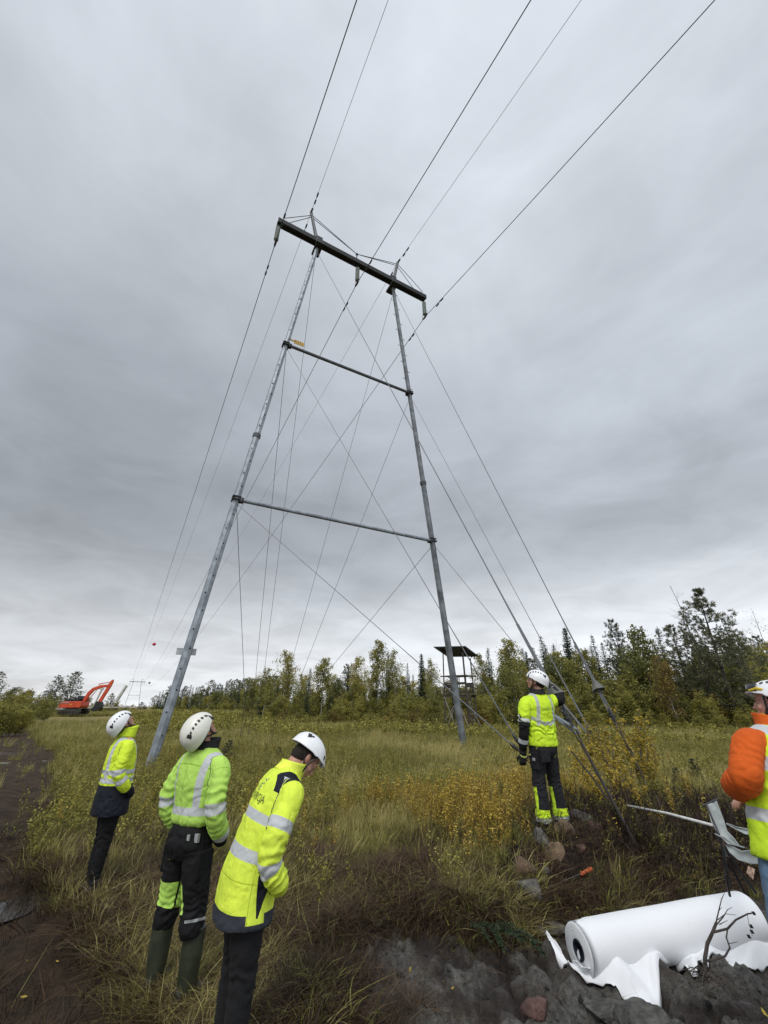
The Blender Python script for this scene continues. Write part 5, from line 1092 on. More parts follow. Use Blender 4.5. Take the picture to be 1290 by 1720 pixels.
def ellip(c, r, n=20, m=14, rot=None):
    vs = []; 
    for i in range(m + 1):
        t = math.pi * i / m
        for k in range(n): p = 2 * math.pi * k / n; vs.append((r[0] * math.sin(t) * math.cos(p), r[1] * math.sin(t) * math.sin(p), r[2] * math.cos(t)))
    V_ = np.array(vs)
    if rot is not None: V_ = V_ @ np.array(Euler(rot).to_matrix()).T
    V_ = V_ + np.array(c); return dict(v=V_, f=[(i * n + k, (i + 1) * n + k, (i + 1) * n + (k + 1) % n, i * n + (k + 1) % n) for i in range(m) for k in range(n)], r=V_.copy(), pid=9)
def fuse(name, parts, voxel, mats, parent, smooth=3, wr=0, wscale=9, folds=(), seed=0, pidmat=None, post=None):
    """union of lofts as ONE continuous surface, carrying rest coordinates"""
    vs, fs = [], []; b = 0
    for p in parts: vs.append(p['v']); fs += [tuple(i + b for i in q) for q in p['f']]; b += len(p['v'])
    me = bpy.data.meshes.new('work'); me.from_pydata(np.concatenate(vs).tolist(), [], fs); me.update(); bm = bmesh.new(); bm.from_mesh(me); bmesh.ops.remove_doubles(bm, verts=bm.verts, dist=1e-5); bmesh.ops.recalc_face_normals(bm, faces=bm.faces); bm.to_mesh(me); bm.free()
    o = bpy.data.objects.new('work', me); S.collection.objects.link(o); r = o.modifiers.new('r', 'REMESH'); r.mode = 'VOXEL'; r.voxel_size = voxel; r.use_smooth_shade = True
    if smooth: q = o.modifiers.new('s', 'SMOOTH'); q.factor = .5; q.iterations = smooth
    dg = bpy.context.evaluated_depsgraph_get(); out = bpy.data.meshes.new_from_object(o.evaluated_get(dg)); bpy.data.objects.remove(o); bpy.data.meshes.remove(me)
    n = len(out.vertices); co = np.empty(n * 3, np.float32); out.vertices.foreach_get('co', co); co = co.reshape(-1, 3).astype(float)
    rest = np.zeros((n, 3)); pid = np.zeros(n, int); best = np.full(n, 1e9)
    for p in parts:
        if p['pid'] == 9: continue
        tr = []; 
        for q in p['f']: tr += [(q[0], q[1], q[2])] + ([(q[0], q[2], q[3])] if len(q) == 4 else [])
        bv = BVHTree.FromPolygons([tuple(v) for v in p['v'].tolist()], tr)
        for i in range(n):
            loc, nn, fi, ds = bv.find_nearest(co[i])
            if loc is None or ds >= best[i]: continue
            best[i] = ds; a, b_, c = (p['v'][k] for k in tr[fi]); l = np.array(loc); v0, v1, v2 = b_ - a, c - a, l - a
            d00, d01, d11, d20, d21 = v0 @ v0, v0 @ v1, v1 @ v1, v2 @ v0, v2 @ v1; dn = d00 * d11 - d01 * d01
            if abs(dn) < 1e-14: u_, w_ = 0, 0
            else: u_ = (d11 * d20 - d01 * d21) / dn; w_ = (d00 * d21 - d01 * d20) / dn
            ra_, rb_, rc_ = (p['r'][k] for k in tr[fi]); rest[i] = ra_ * (1 - u_ - w_) + rb_ * u_ + rc_ * w_; pid[i] = p['pid']
    if wr or folds or post:
        nr = np.empty(n * 3, np.float32); out.vertices.foreach_get('normal', nr); nr = nr.reshape(-1, 3); d = np.zeros(n)
        if wr:
            q = rest * np.array([1.2, 1.2, 2.2]) * wscale + seed * 13.1 + pid[:, None] * 5; w_ = fbm(q + (fbm(q * .7, 2)[:, None] - .5) * 2.5, 3); d += wr * (1 - np.abs(w_ - .5) * 7).clip(-1, 1) * .6 + wr * (fbm(q * .4 + 7, 2) - .5) * 2
        for (pi_, z0, sp, amp, fr) in folds:
            ph = (fbm(rest * 8 + seed, 3) - .5) * 22; amp = amp * 1.25 * (.35 + 1.3 * fbm(rest * 6 + 3 + seed, 2)); g = np.exp(-((rest[:, 2] - z0) / sp) ** 2) * (pid == pi_); d += g * amp * np.sin(rest[:, 2] * fr + ph + rest[:, 0] * 14)
        co = co + nr * d[:, None]
        if post is not None: co = post(co, rest, pid)
        out.vertices.foreach_set('co', co.astype(np.float32).ravel())
    a = out.attributes.new('rest', 'FLOAT_VECTOR', 'POINT'); a.data.foreach_set('vector', rest.astype(np.float32).ravel())
    for m_ in mats: out.materials.append(m_)
    if pidmat:
        fm = np.array([pidmat.get(int(pid[p.vertices[0]]), 0) for p in out.polygons], np.int32); out.polygons.foreach_set('material_index', fm)
    out.polygons.foreach_set('use_smooth', np.ones(len(out.polygons), bool)); out.name = name; out.update()
    return link(bpy.data.objects.new(name, out), parent)
# materials -------------------------------------------------------
def fabric(name, base, rules, rough=.75, weave=420):
    """rules: function(nt, x, y, z) -> list of (mask, colour)"""
    m, nt, bs = new_mat(name); s = nt.nodes.new('ShaderNodeSeparateXYZ'); nt.links.new(attr(nt, 'rest', out='Vector'), s.inputs[0]); x, y, z = (E_(nt, s.outputs[i]) for i in range(3)); co = objco(nt)
    nz = noise(nt, 7, 5, co, .6); c = mixc(nt, nz.ss(.3, .72), tuple(b * .86 for b in base), tuple(min(1, b * 1.06) for b in base)); refl = None
    for mask, col in rules(nt, x, y, z): c = mixc(nt, mask, c, col)
    dirt = noise(nt, 3.5, 5, co, .7).ss(.60, .8) * .22; c = mixc(nt, dirt, c, (.10, .09, .05)); put(nt, bs, c, rough); bs.inputs['Specular IOR Level'].default_value = .3
    rg = ((noise(nt, 6, 1.5, co, .5, dist=.3) - .5).abs() * 11.0)._m('MINIMUM', 1.0); rg2 = ((noise(nt, 15, 1.5, co, .5, dist=.2) - .5).abs() * 7.0)._m('MINIMUM', 1.0)
    bump(nt, bs, noise(nt, weave, 2, co) * .12 + noise(nt, 26, 4, co, .6) * .8 + rg * .8 + rg2 * .3 + noise(nt, 7, 2, co) * 1.4, .7, .006); return m
YEL, LIM, TAPE, NAVY, BLK, GRY = (.68, .87, .045), (.47, .73, .13), (.50, .52, .53), (.007, .009, .017), (.006, .006, .007), (.035, .040, .050)
SKIN, nt, bs = new_mat('skin'); co = objco(nt); put(nt, bs, mixc(nt, noise(nt, 18, 5, co).ss(.3, .7), (.42, .20, .145), (.56, .31, .23)), .5); bs.inputs['Subsurface Weight'].default_value = .08; bump(nt, bs, noise(nt, 160, 3, co), .15, .002)
HAIRD = bark('dark_hair', (.008, .006, .005), (.03, .02, .014), 40); HELM = plain('white_helmet_shell', (.80, .81, .82), .32, 0, .04, 3, .04, 60); HELM2 = plain('cream_helmet_shell', (.70, .69, .62), .35, 0, .06, 3, .04, 60)
STRAP = plain('black_strap', (.012, .012, .013), .6, 0, .2, 60); RUB = plain('green_rubber', (.030, .036, .022), .45, 0, .3, 9, .2, 60); DENIM = plain('blue_denim', (.10, .165, .25), .8, 0, .3, 14, .35, 260, .003); SHOE = plain('dark_shoe', (.02, .021, .024), .6, 0, .3, 30)
GLOV = plain('black_work_glove', (.014, .014, .015), .75, 0, .3, 30, .4, 120)
def bender(z0, z1, ang, lean_x=0.):
    """progressive forward bend of the spine above z0 (radians), optional sideways lean"""
    zs = np.linspace(0, 2.2, 221); th = ang * sstep(zs, z0, z1); cy = np.concatenate([[0], np.cumsum(np.sin(th[:-1]) * .01)]); cz = np.concatenate([[0], np.cumsum(np.cos(th[:-1]) * .01)])
    def f(p):
        p = np.atleast_2d(np.asarray(p, float)); z = p[:, 2]; t = np.interp(z, zs, th); o = p.copy(); o[:, 0] = p[:, 0] + lean_x * z; o[:, 1] = np.interp(z, zs, cy) + p[:, 1] * np.cos(t); o[:, 2] = np.interp(z, zs, cz) - p[:, 1] * np.sin(t) + np.minimum(0, z) 
        return o
    return f
def warp(part, f): part['v'] = f(part['v']); return part
class Figure:
    def __init__(s, loc, yaw, label, H=1.75, bend=None, head=(0, 0, 0)):
        s.root = empty('person', loc, yaw, label=label, cat='person'); s.k = H / 1.75; s.B = bend or (lambda p: np.atleast_2d(np.asarray(p, float))); s.hr = head
        s.root.scale = (s.k, s.k, s.k)
    def headx(s, p):
        """head-local (origin at the skull centre) to body space"""
        M = np.array((Euler((s.hr[0], 0, 0)).to_matrix() @ Euler((0, s.hr[2], 0)).to_matrix()).transposed()) if 0 else np.array((Matrix.Rotation(s.hr[1], 3, 'Z') @ Matrix.Rotation(s.hr[0], 3, 'X') @ Matrix.Rotation(s.hr[2], 3, 'Y')))
        piv = np.array([0, -.015, 1.50]); top = s.B(piv)[0]; th = getattr(s, 'neck', 0.)
        M2 = np.array(Matrix.Rotation(-th, 3, 'X')); q = (np.atleast_2d(p) + np.array([0, .025, .115])) @ M.T @ M2.T; return q + top + getattr(s, 'ho', 0.)
    def body(s, arms=(), legs=(), hands=()):
        P = [ellip((0, .0, .03), (.076, .094, .092)), ellip((0, .035, -.03), (.066, .062, .075)), ellip((0, .062, -.088), (.036, .032, .028)), ellip((0, .098, -.018), (.013, .018, .028), rot=(-.3, 0, 0)), ellip((0, .112, -.030), (.016, .014, .011)), ellip((0, .085, .018), (.055, .016, .012)),
             ellip((0, .092, -.058), (.026, .012, .006)), ellip((0, .089, -.069), (.022, .012, .007)), ellip((.042, .068, -.03), (.022, .018, .02)), ellip((-.042, .068, -.03), (.022, .018, .02))]
        for sg in (-1, 1):
            P += [ellip((sg * .078, .0, -.012), (.007, .019, .033), rot=(.2, 0, sg * .25)), ellip((sg * .074, .002, -.036), (.008, .011, .012)), ellip((sg * .030, .085, .002), (.013, .008, .006))]
        for q in P: q['v'] = s.headx(q['v']); q['pid'] = 0
        n0 = s.B((0, -.012, 1.42))[0]; n1 = s.headx((0, -.022, -.05))[0]; P.append(loft([(*n0, .072, .068), (*((n0 + n1) / 2), .056, .06), (*n1, .054, .062)], m=4))
        P.append(warp(loft([(0, 0, .9, .14, .10), (0, 0, 1.05, .14, .10), (0, 0, 1.3, .16, .10), (0, 0, 1.42, .13, .075), (0, -.01, 1.48, .06, .055)], m=4), s.B))
        for a in arms: P.append(loft([(*p, r * .7, r * .7) for p, r in a], side=(0, 1, 0), m=3))
        for l in legs: P.append(loft([(*p, r * .72, r * .72) for p, r in l], m=3))
        P += list(hands)
        o = fuse('body', P, .0062, [SKIN], s.root, 2)
        # eyes and lips
        for sg in (-1, 1):
            b = MB(); e = ellip((sg * .030, .0875, .001), (.0105, .0075, .0045), 10, 6); b.add(s.headx(e['v']), e['f']); b.done('eye', plain('eye_white', (.5, .48, .45), .2), o, smooth=True)
            e = ellip((sg * .030, .0935, .001), (.0042, .0030, .0040), 8, 5); b = MB(); b.add(s.headx(e['v']), e['f']); b.done('iris', M_BLACK, o, smooth=True)
            b = MB(); b.tube(s.headx([(sg * .014, .097, .021), (sg * .03, .098, .026), (sg * .047, .086, .021)]), [.0025, .004, .002], 5); b.done('eyebrow', HAIRD, o)
        e = ellip((0, .1, -.063), (.020, .0055, .0055), 12, 6); b = MB(); b.add(s.headx(e['v']), e['f']); b.done('lips', plain('lips', (.32, .11, .09), .45), o, smooth=True)
        return o
    def hair(s, low=-.06, mat=HAIRD, back=.0):
        parts = [ellip((0, -.012, .035), (.081, .096, .088)), ellip((0, -.045, -.02), (.068, .062, .07 + back)) ]
        for q in parts:
            # keep the face free: flatten everything in front of the ears
            f = q['v'][:, 1] > .045; q['v'][f, 2] = np.maximum(q['v'][f, 2], .05); q['v'] = s.headx(q['v']); q['pid'] = 0
        return fuse('hair', parts, .007, [mat], s.root, 1, wr=.002, wscale=60)
    def helmet(s, mat=HELM, brim=.0, visor=False, clip=True, vents=6, lift=0.):
        a, b_, c = .117, .147, .120; cz = .036; n, m = 64, 22
        def edge(ph):      # ph = 0 front
            f = math.cos(ph); sd_ = abs(math.sin(ph)); return lift + (.012 * max(f, 0) ** 2 - .074 * max(-f, 0) ** 1.2 - .022 * sd_ ** 4 * (1 if f < .2 else .5))
        def pt(ph, t, g=1.0):
            ze = edge(ph); tmax = math.acos(max(-.75, min(.9, (ze) / c))); th = tmax * t; r_ = math.sin(min(th, math.pi / 2 + (th - math.pi / 2) * .55)) if th > math.pi / 2 else math.sin(th)
            x = a * r_ * math.sin(ph) * g; y = b_ * r_ * math.cos(ph) * g - .012; z = c * math.cos(th) * g + cz - .01
            rid = .0035 * math.exp(-((abs(x) - .052) / .007) ** 2) * (1 if t < .85 else 0); z += rid
            if brim and math.cos(ph) > 0: k = max(0, t - .86) / .14; y += brim * k * math.cos(ph) ** 2; z -= brim * .25 * k * math.cos(ph) ** 2
            if t > .93: k = (t - .93) / .07; x *= 1 + .02 * k; y *= 1 + .015 * k
            return (x, y, z)
        vs = [pt(2 * math.pi * k / n, .0001 + i / m) if i else pt(2 * math.pi * k / n, .001) for i in range(m + 1) for k in range(n)]
        inn = [(x * .955, (y + .012) * .955 - .012, (z - .03) * .955 + .03) for x, y, z in vs]
        fs = [(i * n + k, (i + 1) * n + k, (i + 1) * n + (k + 1) % n, i * n + (k + 1) % n) for i in range(m) for k in range(n)]; B0 = len(vs)
        fs += [tuple(B0 + q for q in reversed(f)) for f in fs] + [(m * n + k, B0 + m * n + k, B0 + m * n + (k + 1) % n, m * n + (k + 1) % n) for k in range(n)]
        h = mk('helmet', s.headx(np.array(vs + inn)), fs, mat, s.root, smooth=True)
        def patch(name, pts_, mat_, g=1.018, thick=.0):
            """a small polygon on the shell; pts in (y, height fraction) on one side"""
            b = MB(); q = []
            for (x, y) in pts_:
                zz = c * math.sqrt(max(.0, 1 - (x / a) ** 2 - ((y + .012) / b_) ** 2)) + cz - .01; q.append((x * g, y * g, (zz - .03) * g + .03))
            cn = tuple(np.mean(q, 0)); k_ = len(q); b.add(s.headx(np.array(q + [cn])), [(i, (i + 1) % k_, k_) for i in range(k_)]); return b.done(name, mat_, h)
        for sg in (-1, 1):
            for i in range(vents):
                y = -.085 + .16 * i / (vents - 1); x = .088 - .9 * (y + .01) ** 2 - .012; w = .0095 * (1 - .35 * abs(i - vents / 2) / vents * 2); sh = .0105
                patch('vent', [(sg * (x - w), y - sh * .6), (sg * (x + w * .9), y - sh), (sg * (x + w), y + sh * .5), (sg * (x - w * .6), y + sh)], M_BLACK, 1.02)
            if clip:
                for y, w in ((-.108, .016), (.088, .014)):
                    x = .064 if y < 0 else .078; patch('lamp_clip', [(sg * (x - w), y - .012), (sg * (x + w * .8), y - .004), (sg * (x + w), y + .016), (sg * (x - w * .5), y + .01)], M_BLACK, 1.03)
            # chin strap
            b = MB(); b.tube(s.headx([(sg * .098, .035, .028), (sg * .083, .03, -.035), (sg * .066, .045, -.085), (sg * .02, .075, -.122), (0, .08, -.124)]), .0065, 6); b.tube(s.headx([(sg * .097, -.06, .0), (sg * .084, .0, -.045), (sg * .066, .045, -.085)]), .0055, 6); b.done('chin_strap', STRAP, h)
        return h
    def sleeve(s, P, r=(.075, .068, .06, .056, .048), pid=1):
        rr = np.interp(np.linspace(0, 1, len(P)), np.linspace(0, 1, len(r)), r); p = loft([(*P[i], rr[i], rr[i]) for i in range(len(P))], side=(0, 1, 0), n=22, m=5); p['pid'] = pid; return p
    def torso(s, rows, ex=2.3, pid=0):
        p = loft(rows, n=36, m=6, ex=ex, rest='pos', axis=(0, 0, 1)); p['pid'] = pid; return warp(p, s.B)
    def collar(s, mat, z0=1.46, z1=1.545, r=.082, name='collar', tilt=.02, th=.006):
        n = 30; vs = []; k_ = 6
        for i in range(k_ + 1):
            t = i / k_; 
            for k in range(n): a = 2 * math.pi * k / n; rr = r * (1.12 - .16 * t + .10 * t ** 3); vs.append((rr * 1.05 * math.cos(a), rr * math.sin(a) * 1.05 - .012 + .02 * t, z0 + (z1 - z0) * t + tilt * math.sin(a) * (t - .4)))
        o = mk(name, s.B(np.array(vs)), [(i * n + k, i * n + (k + 1) % n, (i + 1) * n + (k + 1) % n, (i + 1) * n + k) for i in range(k_) for k in range(n)], mat, s.root, smooth=True); o.modifiers.new('thick', 'SOLIDIFY').thickness = th; return o
def limb(*rows): return [(np.array(r[:3], float), r[3]) for r in rows]
def glove_hand(W_, d, n_, side, curl=.3, scale=1.0, grip=False):
    """palm and five fingers. W_ wrist, d hand direction, n_ palm normal, side = +1/-1 thumb side"""
    W_, d, n_ = (np.array(v, float) for v in (W_, d, n_)); d /= np.linalg.norm(d); n_ = n_ - d * (n_ @ d); n_ /= np.linalg.norm(n_); s_ = np.cross(d, n_) * side; k = scale; parts = []
    pl = loft([(*(W_ + d * t * k), a * k, b * k) for t, a, b in ((-.02, .030, .024), (.02, .034, .021), (.055, .044, .019), (.09, .045, .017), (.105, .040, .014))], side=s_, m=4); parts.append(pl)
    L_ = (.072, .080, .074, .058)
    for i in range(4):
        off = (.033 - .0215 * i); b0 = W_ + (d * .095 + s_ * off) * k; c = curl * (1 + .12 * i); pts_ = [b0 - d * .015 * k, b0]; ang_ = .0; p = b0.copy()
        for j, fr in enumerate((.42, .33, .25)):
            ang_ += c * (1.0 if j else .75); p = p + (d * math.cos(ang_) + n_ * math.sin(ang_)) * L_[i] * fr * 1.12 * k; pts_.append(p.copy())
        parts.append(loft([(*q, r * k, r * k) for q, r in zip(pts_, (.0115, .0115, .0108, .010, .0075))], side=s_, n=12, m=4))
    t0 = W_ + (d * .03 + s_ * .03) * k; t1 = t0 + (d * .032 + s_ * .030 + n_ * .012) * k; t2 = t1 + (d * .03 + s_ * .006 + n_ * (.03 if grip else .012)) * k; t3 = t2 + (d * .018 - s_ * .012 * (2 if grip else 0) + n_ * .012) * k
    parts.append(loft([(*t0, .014 * k, .014 * k), (*t1, .0135 * k, .0135 * k), (*t2, .012 * k, .012 * k), (*t3, .008 * k, .008 * k)], side=n_, n=12, m=4))
    for q in parts: q['pid'] = 0
    return parts
def boot(fig, a, toe, mat, name='boot', shaft=.10, r=.058, foot=.27, sole=None):
    """a = ankle (x,y,z), toe = horizontal direction"""
    a = np.array(a, float); t = np.array([toe[0], toe[1], 0.]); t /= np.linalg.norm(t); sdv = np.cross(t, ZU); g = a[2] - .085
    P = [loft([(*(a + ZU * shaft), r * 1.05, r * 1.08), (*(a + ZU * shaft * .5), r, r), (*(a + ZU * .02), r * .86, r * .95), (*(a - ZU * .03), r * .8, r)], side=sdv, m=4),
         loft([(*(a - t * .075 + ZU * (-.045)), .030, .036), (*(a - t * .03 - ZU * .045), .038, .042), (*(a + t * .06 - ZU * .048), .042, .040), (*(a + t * .13 - ZU * .056), .048, .032), (*(a + t * .185 - ZU * .062), .036, .022)], side=sdv, m=4, ex=2.4)]
    for q in P: q['v'][:, 2] = np.maximum(q['v'][:, 2], g); q['pid'] = 0
    o = fuse(name, P, .008, [mat], fig.root, 2, wr=.0015, wscale=14); b = MB()
    sl = [(-.085, .030), (-.05, .04), (.02, .036), (.08, .044), (.14, .048), (.185, .036), (.2, .012)]; v = [a + t * x + sdv * w for x, w in sl] + [a + t * x - sdv * w for x, w in reversed(sl)]; n = len(v)
    v = [np.array([q[0], q[1], g + .004]) for q in v] + [np.array([q[0], q[1], g - .02]) for q in v]; b.add(v, [tuple(range(n)), tuple(range(2 * n - 1, n - 1, -1))] + [(i, i + n, (i + 1) % n + n, (i + 1) % n) for i in range(n)]); b.done('sole', sole or M_BLACK, o); return o
def trousers(fig, hips, legs, mat, seed=1, folds=True, wr=.005):
    P = [dict(loft(hips, n=30, m=4, ex=2.3, rest='pos', axis=(0, 0, 1)), pid=0)]
    for i, L_ in enumerate(legs): q = loft([(*p, rx, ry) for p, rx, ry in L_], n=24, m=5); q['pid'] = 1 + i; P.append(q)
    f = [(1, .40, .09, .004, 120), (2, .40, .09, .004, 120), (1, .74, .06, .005, 150), (2, .74, .06, .005, 150)] if folds else []
    return fuse('trousers', P, .0095, [mat] if not isinstance(mat, list) else mat, fig.root, 3, wr, 8, f, seed, {0: 0, 1: 0, 2: 0} if not isinstance(mat, list) else {0: 0, 1: 1, 2: len(mat) - 1})
def mark(fig, target, name, verts2, faces, origin, right, up, nrm, mat, gap=.003):
    """flat lettering or badge pressed onto the cloth"""
    tv = [v.co.copy() for v in target.data.vertices]; bv = BVHTree.FromPolygons(tv, [tuple(p.vertices) for p in target.data.polygons]); out = []
    origin, right, up, nrm = (Vector(q) for q in (origin, right, up, nrm)); nrm.normalize()
    for x, y in verts2:
        p = origin + right * x + up * y + nrm * .25; h = bv.ray_cast(p, -nrm)
        out.append((h[0] + nrm * gap) if h[0] is not None else origin + right * x + up * y)
    return mk(name, [tuple(v) for v in out], faces, mat, target)
def grid_badge(w, h, n=6): return [((i / n - .5) * w, (j / n - .5) * h) for j in range(n + 1) for i in range(n + 1)], [(j * (n + 1) + i, j * (n + 1) + i + 1, (j + 1) * (n + 1) + i + 1, (j + 1) * (n + 1) + i) for j in range(n) for i in range(n)]
def gz_(x, y): return hz(x, y)

# ---- first person: far left, yellow jacket, leaning back to look up
def rules1(nt, x, y, z):
    brace = (((x.abs() - .105).abs() < .026) & (z > 1.05)) ; low = z < .985
    return [(z.band(1.005, 1.052) | z.band(1.085, 1.130) | brace, TAPE), (low, NAVY)]
def rules1s(nt, x, y, z): return [(z.band(.27, .315) | z.band(.36, .405), TAPE), (z > .50, NAVY)]
def person1():
    x, y = -3.0, 5.42; f = Figure((x, y, gz_(x, y) - .0), R(-50), 'person in a bright yellow jacket with navy skirt looking up, leftmost of the group', 1.70, bender(.15, .8, R(0)), (R(50), R(12), 0)); B = f.B
    f.neck = R(0)
    P = [f.torso([(0, 0, .70, .235, .175), (0, 0, .78, .235, .175), (0, 0, .95, .215, .165), (0, 0, 1.08, .205, .155), (0, 0, 1.22, .21, .155), (0, -.005, 1.33, .205, .135), (0, -.01, 1.405, .175, .105), (0, -.012, 1.455, .10, .08), (0, -.01, 1.49, .075, .07)])]
    for sg in (-1, 1):
        pts_ = B([(sg * .15, 0, 1.375), (sg * .215, -.01, 1.31), (sg * .255, -.05, 1.14), (sg * .25, .03, 1.00), (sg * .20, .11, .92), (sg * .15, .14, .88)]); P.append(f.sleeve(pts_, (.07, .07, .066, .062, .055, .045), 1 if sg < 0 else 2))
    f.body(arms=[[(B(q)[0], r) for q, r in (((sg * .17, 0, 1.37), .06), ((sg * .25, -.04, 1.12), .05), ((sg * .16, .13, .9), .04))] for sg in (-1, 1)], legs=[limb((sg * .09, 0, .85, .08), (sg * .09, .0, .45, .055), (sg * .08, 0, .1, .042)) for sg in (-1, 1)])
    m0 = fabric('yellow_jacket_cloth', YEL, rules1); m1 = fabric('yellow_sleeve_cloth', YEL, rules1s)
    fuse('jacket', P, .009, [m0, m1], f.root, 3, .008, 7, [(1, .26, .1, .004, 140), (2, .26, .1, .004, 140), (0, 1.08, .1, .005, 90)], 3, {0: 0, 1: 1, 2: 1})
    f.collar(m1, 1.455, 1.56, .088); trousers(f, [(0, 0, .95, .15, .11), (0, 0, .85, .16, .12), (0, 0, .78, .15, .11)], [[((sg * .085, 0, .88), .085, .095), ((sg * .09, .005, .65), .082, .088), ((sg * .088, .01, .46), .065, .068), ((sg * .085, -.005, .28), .058, .06), ((sg * .083, 0, .10), .048, .05)] for sg in (-1, 1)], fabric('black_trouser_cloth', BLK, lambda nt, x, y, z: [], .85))
    for sg in (-1, 1): boot(f, (sg * .085, 0, .085), (sg * .15, 1), SHOE, 'shoe', .06, .045)
    f.hair(); f.helmet(HELM)
person1()
# ---- second person: lime jacket, seen from behind, rubber boots
def rules2(nt, x, y, z):
    bx = (z - 1.0) * .10 + .115; brace = ((x.abs() - bx).abs() < .026) & (z > 1.05)
    yoke = ((z - 1.365 + x * x * .8).abs() < .0035); seam = ((x.abs() < .0022) & (z < 1.36) & (y < 0))
    return [(yoke | seam | ((y.abs() < .0022) & (z < 1.36)), (.22, .42, .04)), (z.band(1.035, 1.085) | brace, TAPE), (z < .90, BLK)]
def rules2s(nt, x, y, z): return [((y.abs() < .002) | ((z - .10).abs() < .002), (.22, .42, .04)), (z.band(.30, .355) | z.band(.52, .565), TAPE), (z > .565, BLK)]
def rulesT2(nt, x, y, z): return [(z.band(.46, .64), LIM), ((y.band(-.02, .05)) & z.band(.46, .64) & (x > .03), BLK), (z.band(.66, .68) & (x.abs() > .045), (.35, .36, .36))]
def person2():
    x, y = -1.49, 3.93; f = Figure((x, y, gz_(x, y) - .0), R(-30), 'person in a lime green jacket, black trousers and green rubber boots', 1.77, bender(.6, 1.3, R(1)), (R(48), R(-4), 0)); B = f.B; f.neck = R(-3)
    P = [f.torso([(0, 0, .965, .18, .13), (0, 0, 1.0, .20, .148), (0, 0, 1.08, .195, .145), (0, -.01, 1.22, .205, .15), (0, -.012, 1.33, .215, .14), (0, -.012, 1.41, .19, .115), (0, -.015, 1.455, .115, .085), (0, -.012, 1.49, .075, .07)])]
    for sg in (-1, 1):
        pts_ = B([(sg * .15, -.01, 1.375), (sg * .225, -.015, 1.31), (sg * .275, -.06, 1.14), (sg * .275, -.03, 1.01), (sg * .245, .05, .92), (sg * .21, .09, .86)]); P.append(f.sleeve(pts_, (.075, .077, .07, .066, .058, .048), 1 if sg < 0 else 2))
    f.body(arms=[[(B(q)[0], r) for q, r in (((sg * .17, 0, 1.37), .06), ((sg * .27, -.05, 1.12), .05), ((sg * .21, .09, .86), .042))] for sg in (-1, 1)], legs=[limb((sg * .1, 0, .85, .08), (sg * .12, .0, .45, .055), (sg * .14, 0, .1, .042)) for sg in (-1, 1)])
    m0 = fabric('lime_jacket_cloth', LIM, rules2); m1 = fabric('lime_sleeve_cloth', LIM, rules2s)
    fuse('jacket', P, .009, [m0, m1], f.root, 3, .0065, 7, [(1, .28, .1, .006, 120), (2, .28, .1, .006, 120), (1, .5, .06, .005, 150), (2, .5, .06, .005, 150)], 5, {0: 0, 1: 1, 2: 1})
    f.collar(plain('black_collar', BLK, .8), 1.455, 1.53, .088)
    tb = fabric('black_work_trouser_cloth', BLK, lambda nt, x, y, z: [], .8); tl = fabric('panelled_trouser_leg', BLK, lambda nt, x, y, z: [(z.band(.24, .40) & (y > -.045), LIM), (z.band(.22, .42) & (y > .012) & (y < .026), BLK), (z.band(.47, .485) & (x < -.03), (.35, .36, .36))], .8)
    t = trousers(f, [(0, 0, .98, .165, .12), (0, -.005, .92, .18, .135), (0, -.01, .84, .185, .14), (0, 0, .76, .16, .12)], [[((sg * .095, -.005, .86), .095, .11), ((sg * .115, 0, .66), .092, .1), ((sg * .13, .01, .50), .082, .085), ((sg * .145, 0, .40), .078, .08), ((sg * .15, 0, .34), .07, .072)] for sg in (-1, 1)], [tb, tl, fabric('half_panelled_trouser_leg', BLK, lambda nt, x, y, z: [(z.band(.22, .40) & (y > -.045) & (x < -.012), LIM), (z.band(.43, .445) & (x > .02), (.35, .36, .36))], .8)], 7, wr=.008)
    for sg, tt in ((-1, -.35), (1, .12)): boot(f, (sg * .152, 0 + (.03 if sg > 0 else 0), .085), (tt, 1), RUB, 'rubber_boot', .30, .070, sole=plain('dark_sole', (.03, .035, .025), .7))
    b = MB(); b.box((.165, -.085, .905), (.035, .02, .05)); b.box((.12, -.125, .91), (.02, .012, .035)); bb = b.done('belt_tag', M_PLATE, t)
    for sg in (-1, 1): b = MB(); b.box((sg * .195, -.01, .74), (.03, .13, .17)); bevel(b.done('cargo_pocket', tb, t), .01)
    f.hair(); f.helmet(HELM2)
person2()
# ---- third person: long yellow coat, head bowed
def rules3(nt, x, y, z):
    side = ((y - .03 - (z - .93) * .1).abs() < .05 - (z - .93).abs() * .25) & (z.band(.75, 1.10)) 
    hem = (z < .765) & ((y < -.05) | (y > .06)) ; sh = (x.abs() > .105) & z.band(1.33, 1.60) & (y > -.11)
    seam = ((x.abs() < .002) & (y < 0)) | ((z - .895).abs() < .0022) | ((y + .045).abs() < .002)
    return [(seam, (.40, .50, .03)), (z.band(.98, 1.035) | z.band(1.155, 1.205), TAPE), (sh, NAVY), (sh & z.band(1.375, 1.425) & (y > -.075), TAPE), (side, NAVY), (z < .725, GRY), (hem, GRY), ((x.abs() < .012) & (y > .05), NAVY)]
def rules3s(nt, x, y, z): return [((y.abs() < .002) | ((z - .555).abs() < .002), (.40, .50, .03)), (z.band(.20, .255) | z.band(.40, .455), TAPE), (z < .035, NAVY), (z > .60, NAVY)]
